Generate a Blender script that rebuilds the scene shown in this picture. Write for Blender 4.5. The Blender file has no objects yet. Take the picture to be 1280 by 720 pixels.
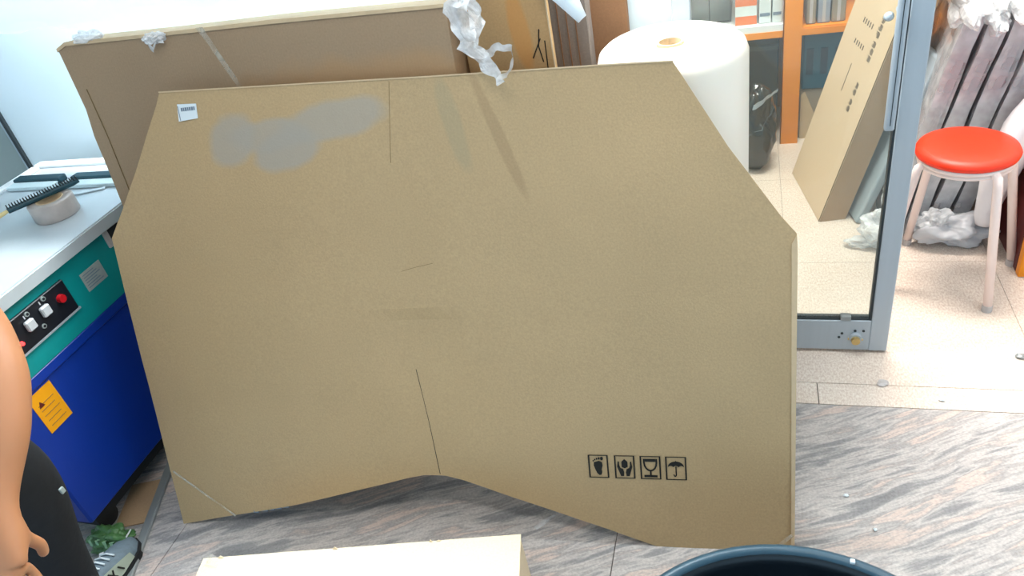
import bpy, bmesh, math, random
from mathutils import Vector, Matrix, noise

# ---------------------------------------------------------------- camera
S = bpy.context.scene
COL = S.collection
cam_d = bpy.data.cameras.new('camera'); cam = bpy.data.objects.new('camera', cam_d); COL.objects.link(cam)
ax = ((0.953, 0.003, -0.302), (0.245, -0.592, 0.768), (-0.177, -0.806, -0.565))   # world axes seen from the lens
M = Matrix(((ax[0][0], -ax[0][1], -ax[0][2], 0.0),
            (ax[1][0], -ax[1][1], -ax[1][2], 0.0),
            (ax[2][0], -ax[2][1], -ax[2][2], 1.55), (0, 0, 0, 1)))
cam.matrix_world = Matrix.Translation((0, 0, 1.55)) @ M.to_quaternion().to_matrix().to_4x4()
cam_d.sensor_width = 36.0; cam_d.lens = 26.02; cam_d.clip_start = 0.02
S.camera = cam
# ---------------------------------------------------------------- world, lights, exposure
S.view_settings.view_transform = 'Standard'; S.view_settings.look = 'None'
S.view_settings.exposure = 0.72; S.view_settings.gamma = 1.0
W = bpy.data.worlds.new('daylight'); S.world = W; W.use_nodes = True
W.node_tree.nodes['Background'].inputs[0].default_value = (0.50, 0.77, 1.0, 1)
W.node_tree.nodes['Background'].inputs[1].default_value = 0.86

# label, x, y, z of the lamp face, length x, width y, power, colour, tilt towards the shop (degrees)
LAMPS = [
    ('long white tube lamp, added out of view on the white wall above the cartons', -1.0, 1.70, 1.84, 2.0, 0.08, 34, (0.92, 0.98, 1.0), 0),  # invented lamp: sets the shade under the flat carton, brightens the bundle
    ('white ceiling light panel inside the back room behind the glass door', 0.20, 2.55, 2.745, 0.9, 0.4, 50, (1.0, 0.92, 0.85), 0),
    ('added white ceiling fill light over the shop floor beside the doorway', 1.2, 1.35, 2.745, 0.6, 0.3, 6, (1.0, 0.94, 0.9), 0),  # unseen fill, put in to brighten the stone floor on the right
    ('added white ceiling fill light over the shop floor in front of the flat carton', -0.5, 0.35, 2.745, 1.2, 0.3, 6, (1.0, 0.97, 0.92), 0),  # unseen fill, added so the flat carton is brighter towards its top
]

random.seed(7)
# ---------------------------------------------------------------- helpers
WM = {}                                   # world matrix of every built object

def tag(o, label=None, cat=None, group=None, kind=None):
    if label: o['label'] = label
    if cat: o['category'] = cat
    if group: o['group'] = group
    if kind: o['kind'] = kind
    return o

def thing(name, label, cat, loc, rz=0.0, group=None):
    o = bpy.data.objects.new(name, None); COL.objects.link(o)
    o.empty_display_size = 0.05
    o.location = loc; o.rotation_euler = (0, 0, rz)
    WM[o.name] = Matrix.Translation(loc) @ Matrix.Rotation(rz, 4, 'Z')
    return tag(o, label, cat, group)

def obj(name, bm, m, parent=None, loc=None, smooth=False):
    """bm is given in world coordinates"""
    if parent is not None:
        base = WM[parent.name]
    else:
        base = Matrix.Translation(loc if loc else (0, 0, 0))
    bm.transform(base.inverted())
    bmesh.ops.recalc_face_normals(bm, faces=bm.faces)
    me = bpy.data.meshes.new(name); bm.to_mesh(me); bm.free()
    if smooth:
        for p in me.polygons: p.use_smooth = True
    o = bpy.data.objects.new(name, me); COL.objects.link(o)
    me.materials.append(m)
    if parent is not None:
        o.parent = parent
        WM[o.name] = base.copy()
    else:
        o.location = base.to_translation(); WM[o.name] = base
    return o

def B(): return bmesh.new()

def box(bm, x0, x1, y0, y1, z0, z1, bev=0.0, mat4=None, seg=1):
    vs = [bm.verts.new(Vector(p)) for p in ((x0,y0,z0),(x1,y0,z0),(x1,y1,z0),(x0,y1,z0),(x0,y0,z1),(x1,y0,z1),(x1,y1,z1),(x0,y1,z1))]
    fs = [bm.faces.new([vs[i] for i in f]) for f in ((0,3,2,1),(4,5,6,7),(0,1,5,4),(1,2,6,5),(2,3,7,6),(3,0,4,7))]
    geo = list(vs)
    if bev > 0:
        es = list({e for f in fs for e in f.edges})
        r = bmesh.ops.bevel(bm, geom=es, offset=bev, segments=seg, profile=0.5, affect='EDGES')
        geo = list({v for f in r['faces'] for v in f.verts})
    if mat4 is not None:
        bmesh.ops.transform(bm, matrix=mat4, verts=geo)
    return bm

def prism(bm, pts, d, org=(0,0,0), U=(1,0,0), V=(0,0,1), N=(0,1,0)):
    """polygon pts (u,v) in plane U,V at org, extruded by d along N"""
    org, U, V, N = Vector(org), Vector(U), Vector(V), Vector(N)
    a = [bm.verts.new(org + U*p[0] + V*p[1]) for p in pts]
    b = [bm.verts.new(org + U*p[0] + V*p[1] + N*d) for p in pts]
    bm.faces.new(a); bm.faces.new(list(reversed(b)))
    n = len(pts)
    for i in range(n):
        bm.faces.new((a[i], b[i], b[(i+1) % n], a[(i+1) % n]))
    return bm

def tube(bm, pts, rad, n=10, cap=True):
    pts = [Vector(p) for p in pts]
    if not hasattr(rad, '__len__'): rad = [rad]*len(pts)
    rings = []; ref = None
    for i, p in enumerate(pts):
        t = (pts[min(i+1, len(pts)-1)] - pts[max(i-1, 0)]).normalized()
        if ref is None:
            ref = Vector((0,0,1)) if abs(t.z) < 0.9 else Vector((1,0,0))
        a = (ref - t*ref.dot(t)).normalized(); ref = a; b = t.cross(a)
        rings.append([bm.verts.new(p + (a*math.cos(2*math.pi*k/n) + b*math.sin(2*math.pi*k/n))*rad[i]) for k in range(n)])
    for i in range(len(rings)-1):
        for k in range(n):
            bm.faces.new((rings[i][k], rings[i][(k+1) % n], rings[i+1][(k+1) % n], rings[i+1][k]))
    if cap:
        bm.faces.new(list(reversed(rings[0]))); bm.faces.new(rings[-1])
    return bm

def lathe(bm, prof, c, n=48, wob=None, sx=1.0, sy=1.0):
    """prof: (r, z) list; closed at r=0"""
    rings = []
    for r, z in prof:
        if r <= 1e-6:
            rings.append([bm.verts.new((c[0], c[1], c[2]+z))])
        else:
            row = []
            for k in range(n):
                a = 2*math.pi*k/n
                rr = r + (wob(a, z) if wob else 0)
                row.append(bm.verts.new((c[0]+rr*sx*math.cos(a), c[1]+rr*sy*math.sin(a), c[2]+z)))
            rings.append(row)
    for i in range(len(rings)-1):
        A, C = rings[i], rings[i+1]
        if len(A) == 1 and len(C) == 1: continue
        for k in range(n):
            k2 = (k+1) % n
            if len(A) == 1: bm.faces.new((A[0], C[k2], C[k]))
            elif len(C) == 1: bm.faces.new((A[k], A[k2], C[0]))
            else: bm.faces.new((A[k], A[k2], C[k2], C[k]))
    return bm

def crumple(c, size, amp, freq, seed, sub=4, flat=0.0):
    bm = B(); bmesh.ops.create_icosphere(bm, subdivisions=sub, radius=1.0)
    for v in bm.verts:
        p = v.co.copy()
        q = p*freq + Vector((seed*3.1, seed*1.7, seed))
        d = 1 + amp*(noise.noise(q)*1.2 + 0.4*abs(noise.noise(q*2.3)) + 0.12*noise.noise(q*5.1))
        p = p*d
        z = p.z*size[2]
        if flat and z < -flat*size[2]: z = -flat*size[2]
        v.co = Vector((c[0]+p.x*size[0], c[1]+p.y*size[1], c[2]+z))
    return bm

def ribbon(bm, pts, widths, side, crump=0.0, seed=0, nw=6):
    pts = [Vector(p) for p in pts]; side = Vector(side)
    # resample
    P = []; Wd = []
    for i in range(len(pts)-1):
        for k in range(8):
            t = k/8; P.append(pts[i].lerp(pts[i+1], t)); Wd.append(widths[i]*(1-t)+widths[i+1]*t)
    P.append(pts[-1]); Wd.append(widths[-1])
    rows = []
    for i, p in enumerate(P):
        row = []
        for j in range(nw+1):
            s = (j/nw-0.5)*Wd[i]
            q = p + side*s
            nn = Vector((noise.noise(q*40+Vector((seed,0,0))), noise.noise(q*40+Vector((0,seed,5))), noise.noise(q*40+Vector((9,0,seed)))))
            row.append(bm.verts.new(q + nn*crump))
        rows.append(row)
    for i in range(len(rows)-1):
        for j in range(nw):
            bm.faces.new((rows[i][j], rows[i][j+1], rows[i+1][j+1], rows[i+1][j]))
    return bm

# ---------------------------------------------------------------- materials
def lin(c):
    return tuple((x/12.92 if x <= 0.04045 else ((x+0.055)/1.055)**2.4) for x in [v/255 for v in c]) + (1,)

def nt(name):
    m = bpy.data.materials.new(name); m.use_nodes = True
    t = m.node_tree; return m, t, t.nodes, t.links, t.nodes['Principled BSDF']

def setp(b, rough=0.6, metal=0.0, spec=0.5):
    b.inputs['Roughness'].default_value = rough; b.inputs['Metallic'].default_value = metal
    b.inputs['Specular IOR Level'].default_value = spec

def mat(name, c, rough=0.6, metal=0.0, var=0.12, scale=8.0, stretch=(1,1,1), bump=0.0, bscale=60.0, spec=0.5, trans=0.0, sub=0.0, coat=0.0):
    m, t, N, L, b = nt(name); setp(b, rough, metal, spec)
    tc = N.new('ShaderNodeTexCoord'); mp = N.new('ShaderNodeMapping'); mp.inputs['Scale'].default_value = stretch
    L.new(tc.outputs['Object'], mp.inputs['Vector'])
    nz = N.new('ShaderNodeTexNoise'); nz.inputs['Scale'].default_value = scale; nz.inputs['Detail'].default_value = 5
    L.new(mp.outputs['Vector'], nz.inputs['Vector'])
    mix = N.new('ShaderNodeMix'); mix.data_type = 'RGBA'
    a = lin(c)
    mix.inputs[6].default_value = tuple(x*(1-var) for x in a[:3])+(1,)
    mix.inputs[7].default_value = tuple(min(1, x*(1+var)) for x in a[:3])+(1,)
    L.new(nz.outputs['Fac'], mix.inputs[0]); L.new(mix.outputs[2], b.inputs['Base Color'])
    if bump:
        n2 = N.new('ShaderNodeTexNoise'); n2.inputs['Scale'].default_value = bscale; n2.inputs['Detail'].default_value = 4
        L.new(mp.outputs['Vector'], n2.inputs['Vector'])
        bp = N.new('ShaderNodeBump'); bp.inputs['Strength'].default_value = bump; bp.inputs['Distance'].default_value = 0.004
        L.new(n2.outputs['Fac'], bp.inputs['Height']); L.new(bp.outputs['Normal'], b.inputs['Normal'])
    b.inputs['Transmission Weight'].default_value = trans
    b.inputs['Coat Weight'].default_value = coat
    if sub: b.inputs['Subsurface Weight'].default_value = sub; b.inputs['Subsurface Radius'].default_value = (0.02, 0.008, 0.004)
    return m

def film(name, c, alpha, rough=0.2, bump=0.5, bscale=30):
    """thin plastic film: see-through with glossy creases"""
    m, t, N, L, b = nt(name); setp(b, rough, 0, 0.8)
    b.inputs['Base Color'].default_value = lin(c)
    tc = N.new('ShaderNodeTexCoord')
    nz = N.new('ShaderNodeTexNoise'); nz.inputs['Scale'].default_value = bscale; nz.inputs['Detail'].default_value = 3
    L.new(tc.outputs['Object'], nz.inputs['Vector'])
    bp = N.new('ShaderNodeBump'); bp.inputs['Strength'].default_value = bump; bp.inputs['Distance'].default_value = 0.01
    L.new(nz.outputs['Fac'], bp.inputs['Height']); L.new(bp.outputs['Normal'], b.inputs['Normal'])
    mr = N.new('ShaderNodeMapRange'); mr.inputs[1].default_value = 0.35; mr.inputs[2].default_value = 0.65
    mr.inputs[3].default_value = max(0, alpha-0.2); mr.inputs[4].default_value = min(1, alpha+0.2)
    L.new(nz.outputs['Fac'], mr.inputs[0]); L.new(mr.outputs[0], b.inputs['Alpha'])
    return m

def milky(name, c, tr=0.5, rough=0.3, bump=0.6, bscale=14):
    m, t, N, L, b = nt(name); setp(b, rough, 0, 0.5); b.inputs['Base Color'].default_value = lin(c)
    tc = N.new('ShaderNodeTexCoord'); nz = N.new('ShaderNodeTexNoise'); nz.inputs['Scale'].default_value = bscale; nz.inputs['Detail'].default_value = 4
    L.new(tc.outputs['Object'], nz.inputs['Vector'])
    bp = N.new('ShaderNodeBump'); bp.inputs['Strength'].default_value = bump; bp.inputs['Distance'].default_value = 0.006
    L.new(nz.outputs['Fac'], bp.inputs['Height']); L.new(bp.outputs['Normal'], b.inputs['Normal'])
    tl_ = N.new('ShaderNodeBsdfTranslucent'); tl_.inputs['Color'].default_value = lin(c)
    mx = N.new('ShaderNodeMixShader'); mx.inputs[0].default_value = tr
    L.new(b.outputs[0], mx.inputs[1]); L.new(tl_.outputs[0], mx.inputs[2]); L.new(mx.outputs[0], N['Material Output'].inputs[0])
    return m

def glass(name, tint, refl=0.12, alpha=0.1):
    m, t, N, L, b = nt(name)
    N.remove(b)
    out = N['Material Output']
    tr = N.new('ShaderNodeBsdfTransparent'); tr.inputs[0].default_value = tint
    gl = N.new('ShaderNodeBsdfGlossy'); gl.inputs['Roughness'].default_value = 0.04; gl.inputs['Color'].default_value = (1,1,1,1)
    fr = N.new('ShaderNodeFresnel'); fr.inputs['IOR'].default_value = 1.45
    mx = N.new('ShaderNodeMixShader'); L.new(fr.outputs[0], mx.inputs[0]); L.new(tr.outputs[0], mx.inputs[1]); L.new(gl.outputs[0], mx.inputs[2])
    df = N.new('ShaderNodeBsdfDiffuse'); df.inputs[0].default_value = (0.7, 0.74, 0.72, 1)
    m2 = N.new('ShaderNodeMixShader'); m2.inputs[0].default_value = alpha
    L.new(mx.outputs[0], m2.inputs[1]); L.new(df.outputs[0], m2.inputs[2]); L.new(m2.outputs[0], out.inputs[0])
    return m

def emis(name, c, s):
    m, t, N, L, b = nt(name); b.inputs['Base Color'].default_value = c + (1,)
    b.inputs['Emission Color'].default_value = c + (1,); b.inputs['Emission Strength'].default_value = s
    return m

def granite():
    """polished grained stone: streaks of grey, pink and blue-grey"""
    m, t, N, L, b = nt('streaked_granite'); setp(b, 0.42, 0, 0.35)
    g = N.new('ShaderNodeNewGeometry'); mp = N.new('ShaderNodeMapping')
    mp.vector_type = 'TEXTURE'; mp.inputs['Rotation'].default_value = (0, 0, math.radians(27)); mp.inputs['Scale'].default_value = (0.9, 0.125, 1)
    wv = N.new('ShaderNodeTexNoise'); wv.inputs['Scale'].default_value = 1.6; L.new(g.outputs['Position'], wv.inputs['Vector'])
    ad = N.new('ShaderNodeVectorMath'); ad.operation = 'MULTIPLY_ADD'
    L.new(wv.outputs['Color'], ad.inputs[0]); ad.inputs[1].default_value = (0.16, 0.16, 0); L.new(g.outputs['Position'], ad.inputs[2])
    L.new(ad.outputs[0], mp.inputs['Vector'])
    n1 = N.new('ShaderNodeTexNoise'); n1.inputs['Scale'].default_value = 2.6; n1.inputs['Detail'].default_value = 9; n1.inputs['Roughness'].default_value = 0.62
    L.new(mp.outputs[0], n1.inputs['Vector'])
    r = N.new('ShaderNodeValToRGB'); e = r.color_ramp.elements
    e[0].position = 0.24; e[0].color = lin((108, 110, 114)); e[1].position = 0.76; e[1].color = lin((204, 188, 174))
    for p, c in ((0.42, (148, 145, 145)), (0.49, (196, 187, 181)), (0.55, (160, 154, 152)), (0.61, (208, 184, 170)), (0.67, (168, 161, 158))):
        q = e.new(p); q.color = lin(c)
    L.new(n1.outputs['Fac'], r.inputs[0])
    sp = N.new('ShaderNodeTexNoise'); sp.inputs['Scale'].default_value = 160; sp.inputs['Detail'].default_value = 2
    L.new(g.outputs['Position'], sp.inputs['Vector'])
    mx = N.new('ShaderNodeMix'); mx.data_type = 'RGBA'; mx.blend_type = 'OVERLAY'; mx.inputs[0].default_value = 0.35
    L.new(r.outputs[0], mx.inputs[6]); L.new(sp.outputs['Fac'], mx.inputs[7])
    hs = N.new('ShaderNodeHueSaturation'); hs.inputs['Saturation'].default_value = 0.8; L.new(mx.outputs[2], hs.inputs['Color'])
    L.new(hs.outputs[0], b.inputs['Base Color'])
    return m

def speckle(name, c1, c2, c3):
    m, t, N, L, b = nt(name); setp(b, 0.35, 0, 0.5)
    g = N.new('ShaderNodeNewGeometry')
    n1 = N.new('ShaderNodeTexNoise'); n1.inputs['Scale'].default_value = 130; n1.inputs['Detail'].default_value = 4; n1.inputs['Roughness'].default_value = 0.7
    mp = N.new('ShaderNodeMapping'); mp.inputs['Scale'].default_value = (1.5, 0.8, 1); L.new(g.outputs['Position'], mp.inputs[0]); L.new(mp.outputs[0], n1.inputs['Vector'])
    r = N.new('ShaderNodeValToRGB'); e = r.color_ramp.elements
    e[0].position = 0.36; e[0].color = lin(c1); e[1].position = 0.62; e[1].color = lin(c3); q = e.new(0.5); q.color = lin(c2)
    L.new(n1.outputs['Fac'], r.inputs[0])
    n2 = N.new('ShaderNodeTexNoise'); n2.inputs['Scale'].default_value = 3.5; L.new(g.outputs['Position'], n2.inputs['Vector'])
    mx = N.new('ShaderNodeMix'); mx.data_type = 'RGBA'; mx.blend_type = 'SOFT_LIGHT'; mx.inputs[0].default_value = 0.5
    L.new(r.outputs[0], mx.inputs[6]); L.new(n2.outputs['Fac'], mx.inputs[7]); L.new(mx.outputs[2], b.inputs['Base Color'])
    return m

def cardboard(name, c, blobs=(), streaks=(), var=0.08, rough=0.75, corr=True):
    """kraft cardboard in a local frame; blobs: (x,z,rx,rz,colour,strength,roughness)"""
    m, t, N, L, b = nt(name); setp(b, rough, 0, 0.3)
    tc = N.new('ShaderNodeTexCoord')
    n1 = N.new('ShaderNodeTexNoise'); n1.inputs['Scale'].default_value = 4; n1.inputs['Detail'].default_value = 6
    L.new(tc.outputs['Object'], n1.inputs['Vector'])
    a = lin(c); mx = N.new('ShaderNodeMix'); mx.data_type = 'RGBA'
    mx.inputs[6].default_value = tuple(x*(1-var) for x in a[:3])+(1,); mx.inputs[7].default_value = tuple(x*(1+var) for x in a[:3])+(1,)
    L.new(n1.outputs['Fac'], mx.inputs[0])
    col = mx.outputs[2]
    # fibres
    fb = N.new('ShaderNodeTexNoise'); fb.inputs['Scale'].default_value = 220; fb.inputs['Detail'].default_value = 2; L.new(tc.outputs['Object'], fb.inputs['Vector'])
    ov = N.new('ShaderNodeMix'); ov.data_type = 'RGBA'; ov.blend_type = 'OVERLAY'; ov.inputs[0].default_value = 0.16
    L.new(col, ov.inputs[6]); L.new(fb.outputs['Fac'], ov.inputs[7]); col = ov.outputs[2]
    sep = N.new('ShaderNodeSeparateXYZ'); L.new(tc.outputs['Object'], sep.inputs[0])
    wn = N.new('ShaderNodeTexNoise'); wn.inputs['Scale'].default_value = 9; wn.inputs['Detail'].default_value = 3; L.new(tc.outputs['Object'], wn.inputs['Vector'])
    def mth(op, x, y=None, z=None):
        q = N.new('ShaderNodeMath'); q.operation = op
        for i, v in enumerate((x, y, z)):
            if v is None: continue
            if isinstance(v, (int, float)): q.inputs[i].default_value = v
            else: L.new(v, q.inputs[i])
        return q.outputs[0]
    rg = None
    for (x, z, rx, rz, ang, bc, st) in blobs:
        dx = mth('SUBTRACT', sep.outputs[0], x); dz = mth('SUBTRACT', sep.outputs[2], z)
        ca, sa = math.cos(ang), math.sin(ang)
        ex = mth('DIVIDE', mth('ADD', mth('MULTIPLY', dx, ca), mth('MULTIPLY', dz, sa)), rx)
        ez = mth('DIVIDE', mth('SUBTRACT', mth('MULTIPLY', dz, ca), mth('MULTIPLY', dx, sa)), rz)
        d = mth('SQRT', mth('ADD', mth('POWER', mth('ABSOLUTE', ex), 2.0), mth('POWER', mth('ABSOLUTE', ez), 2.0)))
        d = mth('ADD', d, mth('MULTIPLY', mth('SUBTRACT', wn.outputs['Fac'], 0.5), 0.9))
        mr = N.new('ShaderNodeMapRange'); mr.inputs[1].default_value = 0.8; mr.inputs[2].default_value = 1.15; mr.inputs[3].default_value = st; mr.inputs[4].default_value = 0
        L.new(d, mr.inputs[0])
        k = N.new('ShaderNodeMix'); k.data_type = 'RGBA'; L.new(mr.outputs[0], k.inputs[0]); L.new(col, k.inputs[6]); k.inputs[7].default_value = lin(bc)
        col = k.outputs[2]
    L.new(col, b.inputs['Base Color'])
    bp = N.new('ShaderNodeBump'); bp.inputs['Strength'].default_value = 0.25; bp.inputs['Distance'].default_value = 0.002
    if corr:
        wv = N.new('ShaderNodeTexWave'); wv.inputs['Scale'].default_value = 45; wv.bands_direction = 'X'; L.new(tc.outputs['Object'], wv.inputs['Vector'])
        L.new(wv.outputs['Fac'], bp.inputs['Height']); bp.inputs['Strength'].default_value = 0.06
    else:
        L.new(fb.outputs['Fac'], bp.inputs['Height'])
    L.new(bp.outputs['Normal'], b.inputs['Normal'])
    return m

m_granite = granite()
m_beige = speckle('beige_speckled_tile', (200,180,166), (218,202,188), (232,220,208))
m_grout = mat('dark_joint', (92, 84, 78), 0.9)
m_wall = mat('white_painted_wall', (226, 240, 246), 0.55, var=0.03, scale=2)
m_ceil = mat('ceiling_white', (222, 222, 218), 0.8, var=0.03)
m_alu = mat('anodised_aluminium', (176, 186, 194), 0.42, 0.25, var=0.06, scale=3, stretch=(20, 20, 1))
m_aludark = mat('dark_gasket', (38, 48, 52), 0.6)
m_glass = glass('door_glass', (0.90, 0.95, 0.93, 1), alpha=0.07)
m_glassg = glass('green_side_glass', (0.55, 0.72, 0.70, 1), alpha=0.45)
m_brass = mat('brass', (205, 178, 120), 0.3, 0.8)
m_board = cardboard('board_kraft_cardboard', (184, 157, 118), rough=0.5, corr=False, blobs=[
    (0.655, 1.055, 0.125, 0.042, 0.12, (166, 158, 146), 0.75),
    (0.40, 1.032, 0.070, 0.050, 0.6, (166, 158, 146), 0.75),
    (0.535, 0.998, 0.085, 0.044, 0.1, (166, 158, 146), 0.8),
    (0.49, 1.035, 0.100, 0.036, 0.0, (166, 158, 146), 0.75),
    (1.035, 0.985, 0.150, 0.013, -1.24, (140, 112, 80), 0.3),  # darker streak: reflected shade painted into the board colour
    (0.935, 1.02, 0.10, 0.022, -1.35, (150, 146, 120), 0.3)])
m_edge = mat('pale_cut_cardboard_edge', (205, 180, 145), 0.8, scale=40, bump=0.3)
m_boxA = cardboard('back_carton_kraft', (162, 137, 110), corr=True, blobs=[(0.85, 0.98, 0.5, 0.13, 0.0, (184, 142, 96), 0.45)])
m_boxB = cardboard('bright_carton_kraft', (188, 150, 104), corr=False, blobs=[(0.03, 1.1, 0.02, 0.09, 0.1, (205, 140, 70), 0.6)])
m_boxC = cardboard('grey_brown_carton', (134, 122, 114))
m_boxD = cardboard('brown_carton_sheet', (140, 102, 72))
m_near = cardboard('pale_carton', (238, 218, 186), corr=False)
m_long = cardboard('long_carton_kraft', (230, 202, 168), corr=False)
m_longside = cardboard('long_carton_side_kraft', (176, 146, 114), corr=False)
m_ink = mat('black_print', (20, 19, 14), 0.7)
m_inkfade = mat('faded_print', (96, 80, 62), 0.8)
m_crease = mat('crease_shade', (120, 98, 62), 0.8)
m_label = mat('white_label', (225, 235, 240), 0.5, var=0.03)
m_labelink = mat('label_grey_print', (112, 128, 145), 0.6)
m_tape = film('clear_packing_tape', (225, 220, 205), 0.28, 0.12, 0.3, 20)
m_film = film('clear_crumpled_film', (252, 253, 255), 0.58, 0.2, 0.9, 26)
m_bundle = milky('white_plastic_sheet', (238, 246, 252), 0.3)
m_roll = mat('bubble_wrap_white', (236, 228, 214), 0.35, var=0.03, scale=3, bump=0.0, sub=0.1)
m_bagw = film('milky_plastic_bag', (225, 228, 230), 0.55, 0.3, 0.9, 16)
m_wrap = film('wrapping_film', (222, 226, 230), 0.5, 0.25, 0.6, 12)
m_panel = mat('grey_panel_board', (160, 153, 156), 0.6)
m_panele = mat('pale_panel_edge', (186, 180, 178), 0.5)
m_foam = mat('pale_foam_sheet', (165, 178, 186), 0.6)
m_foamw = mat('white_foam', (235, 232, 235), 0.6, bump=0.3, bscale=20)
m_orange = mat('orange_enamel', (238, 142, 10), 0.4, var=0.08)
m_shelfw = mat('white_shelf', (232, 236, 238), 0.5)
m_red = mat('red_stool_vinyl', (240, 50, 8), 0.45, var=0.12, scale=90)
m_whitem = mat('white_enamel', (240, 222, 216), 0.35, var=0.02)
m_rubber = mat('rubber_black', (24, 26, 28), 0.7)
m_tub = mat('black_tub_plastic', (14, 24, 32), 0.32, var=0.2, bump=0.1)
m_tubrim = mat('blue_black_tub_rim', (44, 74, 90), 0.35, var=0.12)
m_bagb = mat('black_bag_plastic', (18, 24, 26), 0.22, var=0.3, scale=6, bump=1.0, bscale=14, coat=0.4)
m_teal = mat('teal_machine_paint', (0, 142, 142), 0.4, var=0.06, scale=3)
m_blue = mat('blue_machine_paint', (6, 52, 150), 0.38, var=0.1, scale=3)
m_steel = mat('brushed_steel_top', (206, 216, 222), 0.32, 0.35, var=0.15, scale=5, bump=0.05)
m_slot = mat('dark_slot', (26, 62, 68), 0.5)
m_panelb = mat('black_control_panel', (18, 22, 32), 0.4)
m_knob = mat('light_grey_knob', (196, 200, 204), 0.4)
m_redb = mat('red_button', (190, 20, 32), 0.35)
m_led = emis('red_led', (1.0, 0.03, 0.03), 3.0)
m_grayst = mat('silver_sticker', (158, 168, 166), 0.5, scale=60, var=0.15)
m_orst = mat('orange_sticker', (238, 160, 8), 0.5)
m_bristle = mat('pale_bristle', (205, 222, 226), 0.8, scale=120, var=0.3, stretch=(8, 8, 1))
m_dkgreen = mat('dark_brush_back', (20, 66, 78), 0.5)
m_wood = mat('pale_wood_handle', (214, 196, 140), 0.5, scale=10, stretch=(1, 8, 8))
m_taperoll = film('translucent_tape_roll', (190, 184, 176), 0.8, 0.3, 0.3, 30)
m_skin = mat('skin', (182, 124, 86), 0.5, var=0.08, scale=12, sub=0.15)
m_black = mat('black_cloth', (14, 18, 24), 0.85, var=0.3, scale=14, bump=0.4, bscale=30)
m_hair = mat('black_hair', (14, 11, 10), 0.5, stretch=(1, 1, 8), scale=30)
m_shoe = mat('grey_shoe_canvas', (108, 124, 134), 0.7, scale=90, var=0.25)
m_shoeb = mat('pale_shoe_band', (158, 168, 152), 0.6)
m_greenb = film('green_plastic_bag', (70, 118, 62), 0.85, 0.25, 0.9, 30)
m_greyw = mat('grey_tan_carton', (150, 138, 122), 0.7)
m_tealb = mat('teal_blue_crate', (38, 88, 108), 0.5, var=0.25, scale=6)
m_plastic_st = mat('white_string', (225, 228, 230), 0.5)
m_or2 = mat('orange_white_carton', (226, 120, 70), 0.5)
m_white = mat('white_carton', (214, 222, 222), 0.5)
m_darkglass = glass('cabinet_glass', (0.55, 0.6, 0.62, 1), alpha=0.12)
m_stripd = mat('floor_strip_metal', (150, 156, 156), 0.4, 0.3)
m_darkred = mat('dark_red_plastic', (92, 26, 22), 0.5)

# ---------------------------------------------------------------- setting: floor with its slabs
bm = B(); box(bm, -3.3, 2.1, -2.6, 3.85, -0.10, -0.004)
floor = tag(obj('floor', bm, m_grout), kind='structure')
def tile(x0, x1, y0, y1, m, name):
    g = 0.0012 if 'slab' in name else 0.0006
    b_ = B(); box(b_, x0+g, x1-g, y0+g, y1-g, -0.006, 0.0)
    o = obj(name, b_, m, floor); return o
xs = [-3.3, -2.7, -1.5, -0.3, 0.9, 2.1]; ys = [-2.6, -1.63, -0.83, -0.03, 0.77, 1.575]
for i in range(len(xs)-1):
    for j in range(len(ys)-1): tile(xs[i], xs[i+1], ys[j], ys[j+1], m_granite, 'stone_slab')
for a, b_ in ((-3.3, -2.27), (-2.27, -1.04), (-1.04, 0.19), (0.19, 1.42), (1.42, 2.1)): tile(a, b_, 1.575, 1.66, m_beige, 'threshold_slab')
xs = [-3.3, -2.97, -2.35, -1.73, -1.11, -0.49, 0.13, 0.75, 1.37, 2.1]; ys = [1.66, 2.26, 2.86, 3.46, 3.85]
for i in range(len(xs)-1):
    for j in range(len(ys)-1): tile(xs[i], xs[i+1], ys[j], ys[j+1], m_beige, 'floor_tile')

def wallb(name, *a, m=m_wall):
    b_ = B(); box(b_, *a); return tag(obj(name, b_, m), kind='structure')
wallb('wall_left', -3.4, -3.3, -2.6, 3.85, 0, 2.8)
wallb('wall_right', 2.1, 2.2, -2.6, 1.80, 0, 2.8)
wallb('wall_back', -2.375, -0.172, 1.825, 1.885, 0, 2.8)
wallb('wall_header', -0.205, 1.36, 1.825, 1.885, 2.1, 2.8)
wallb('wall_inner_right', 1.36, 1.44, 1.80, 3.85, 0, 2.8)
wallb('wall_side', 1.44, 2.1, 1.80, 1.86, 0, 2.8)
wallb('wall_far', -3.3, 1.36, 3.75, 3.85, 0, 2.8)
wallb('ceiling', -3.4, 2.2, -2.6, 3.85, 2.8, 2.9, m=m_ceil)

# far-left side window in the partition
b_ = B(); box(b_, -2.388, -2.376, 1.815, 1.885, 0, 2.8)
w1 = tag(obj('window_1', b_, m_aludark), kind='structure')
b_ = B(); box(b_, -3.3, -2.388, 1.825, 1.885, 0, 0.12); obj('window_rail', b_, m_alu, w1)
b_ = B(); box(b_, -2.415, -2.388, 1.83, 1.88, 0.12, 2.8); obj('window_stile', b_, m_alu, w1)
b_ = B(); box(b_, -3.3, -2.415, 1.85, 1.858, 0.12, 2.8); obj('pane', b_, m_glassg, w1)

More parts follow.
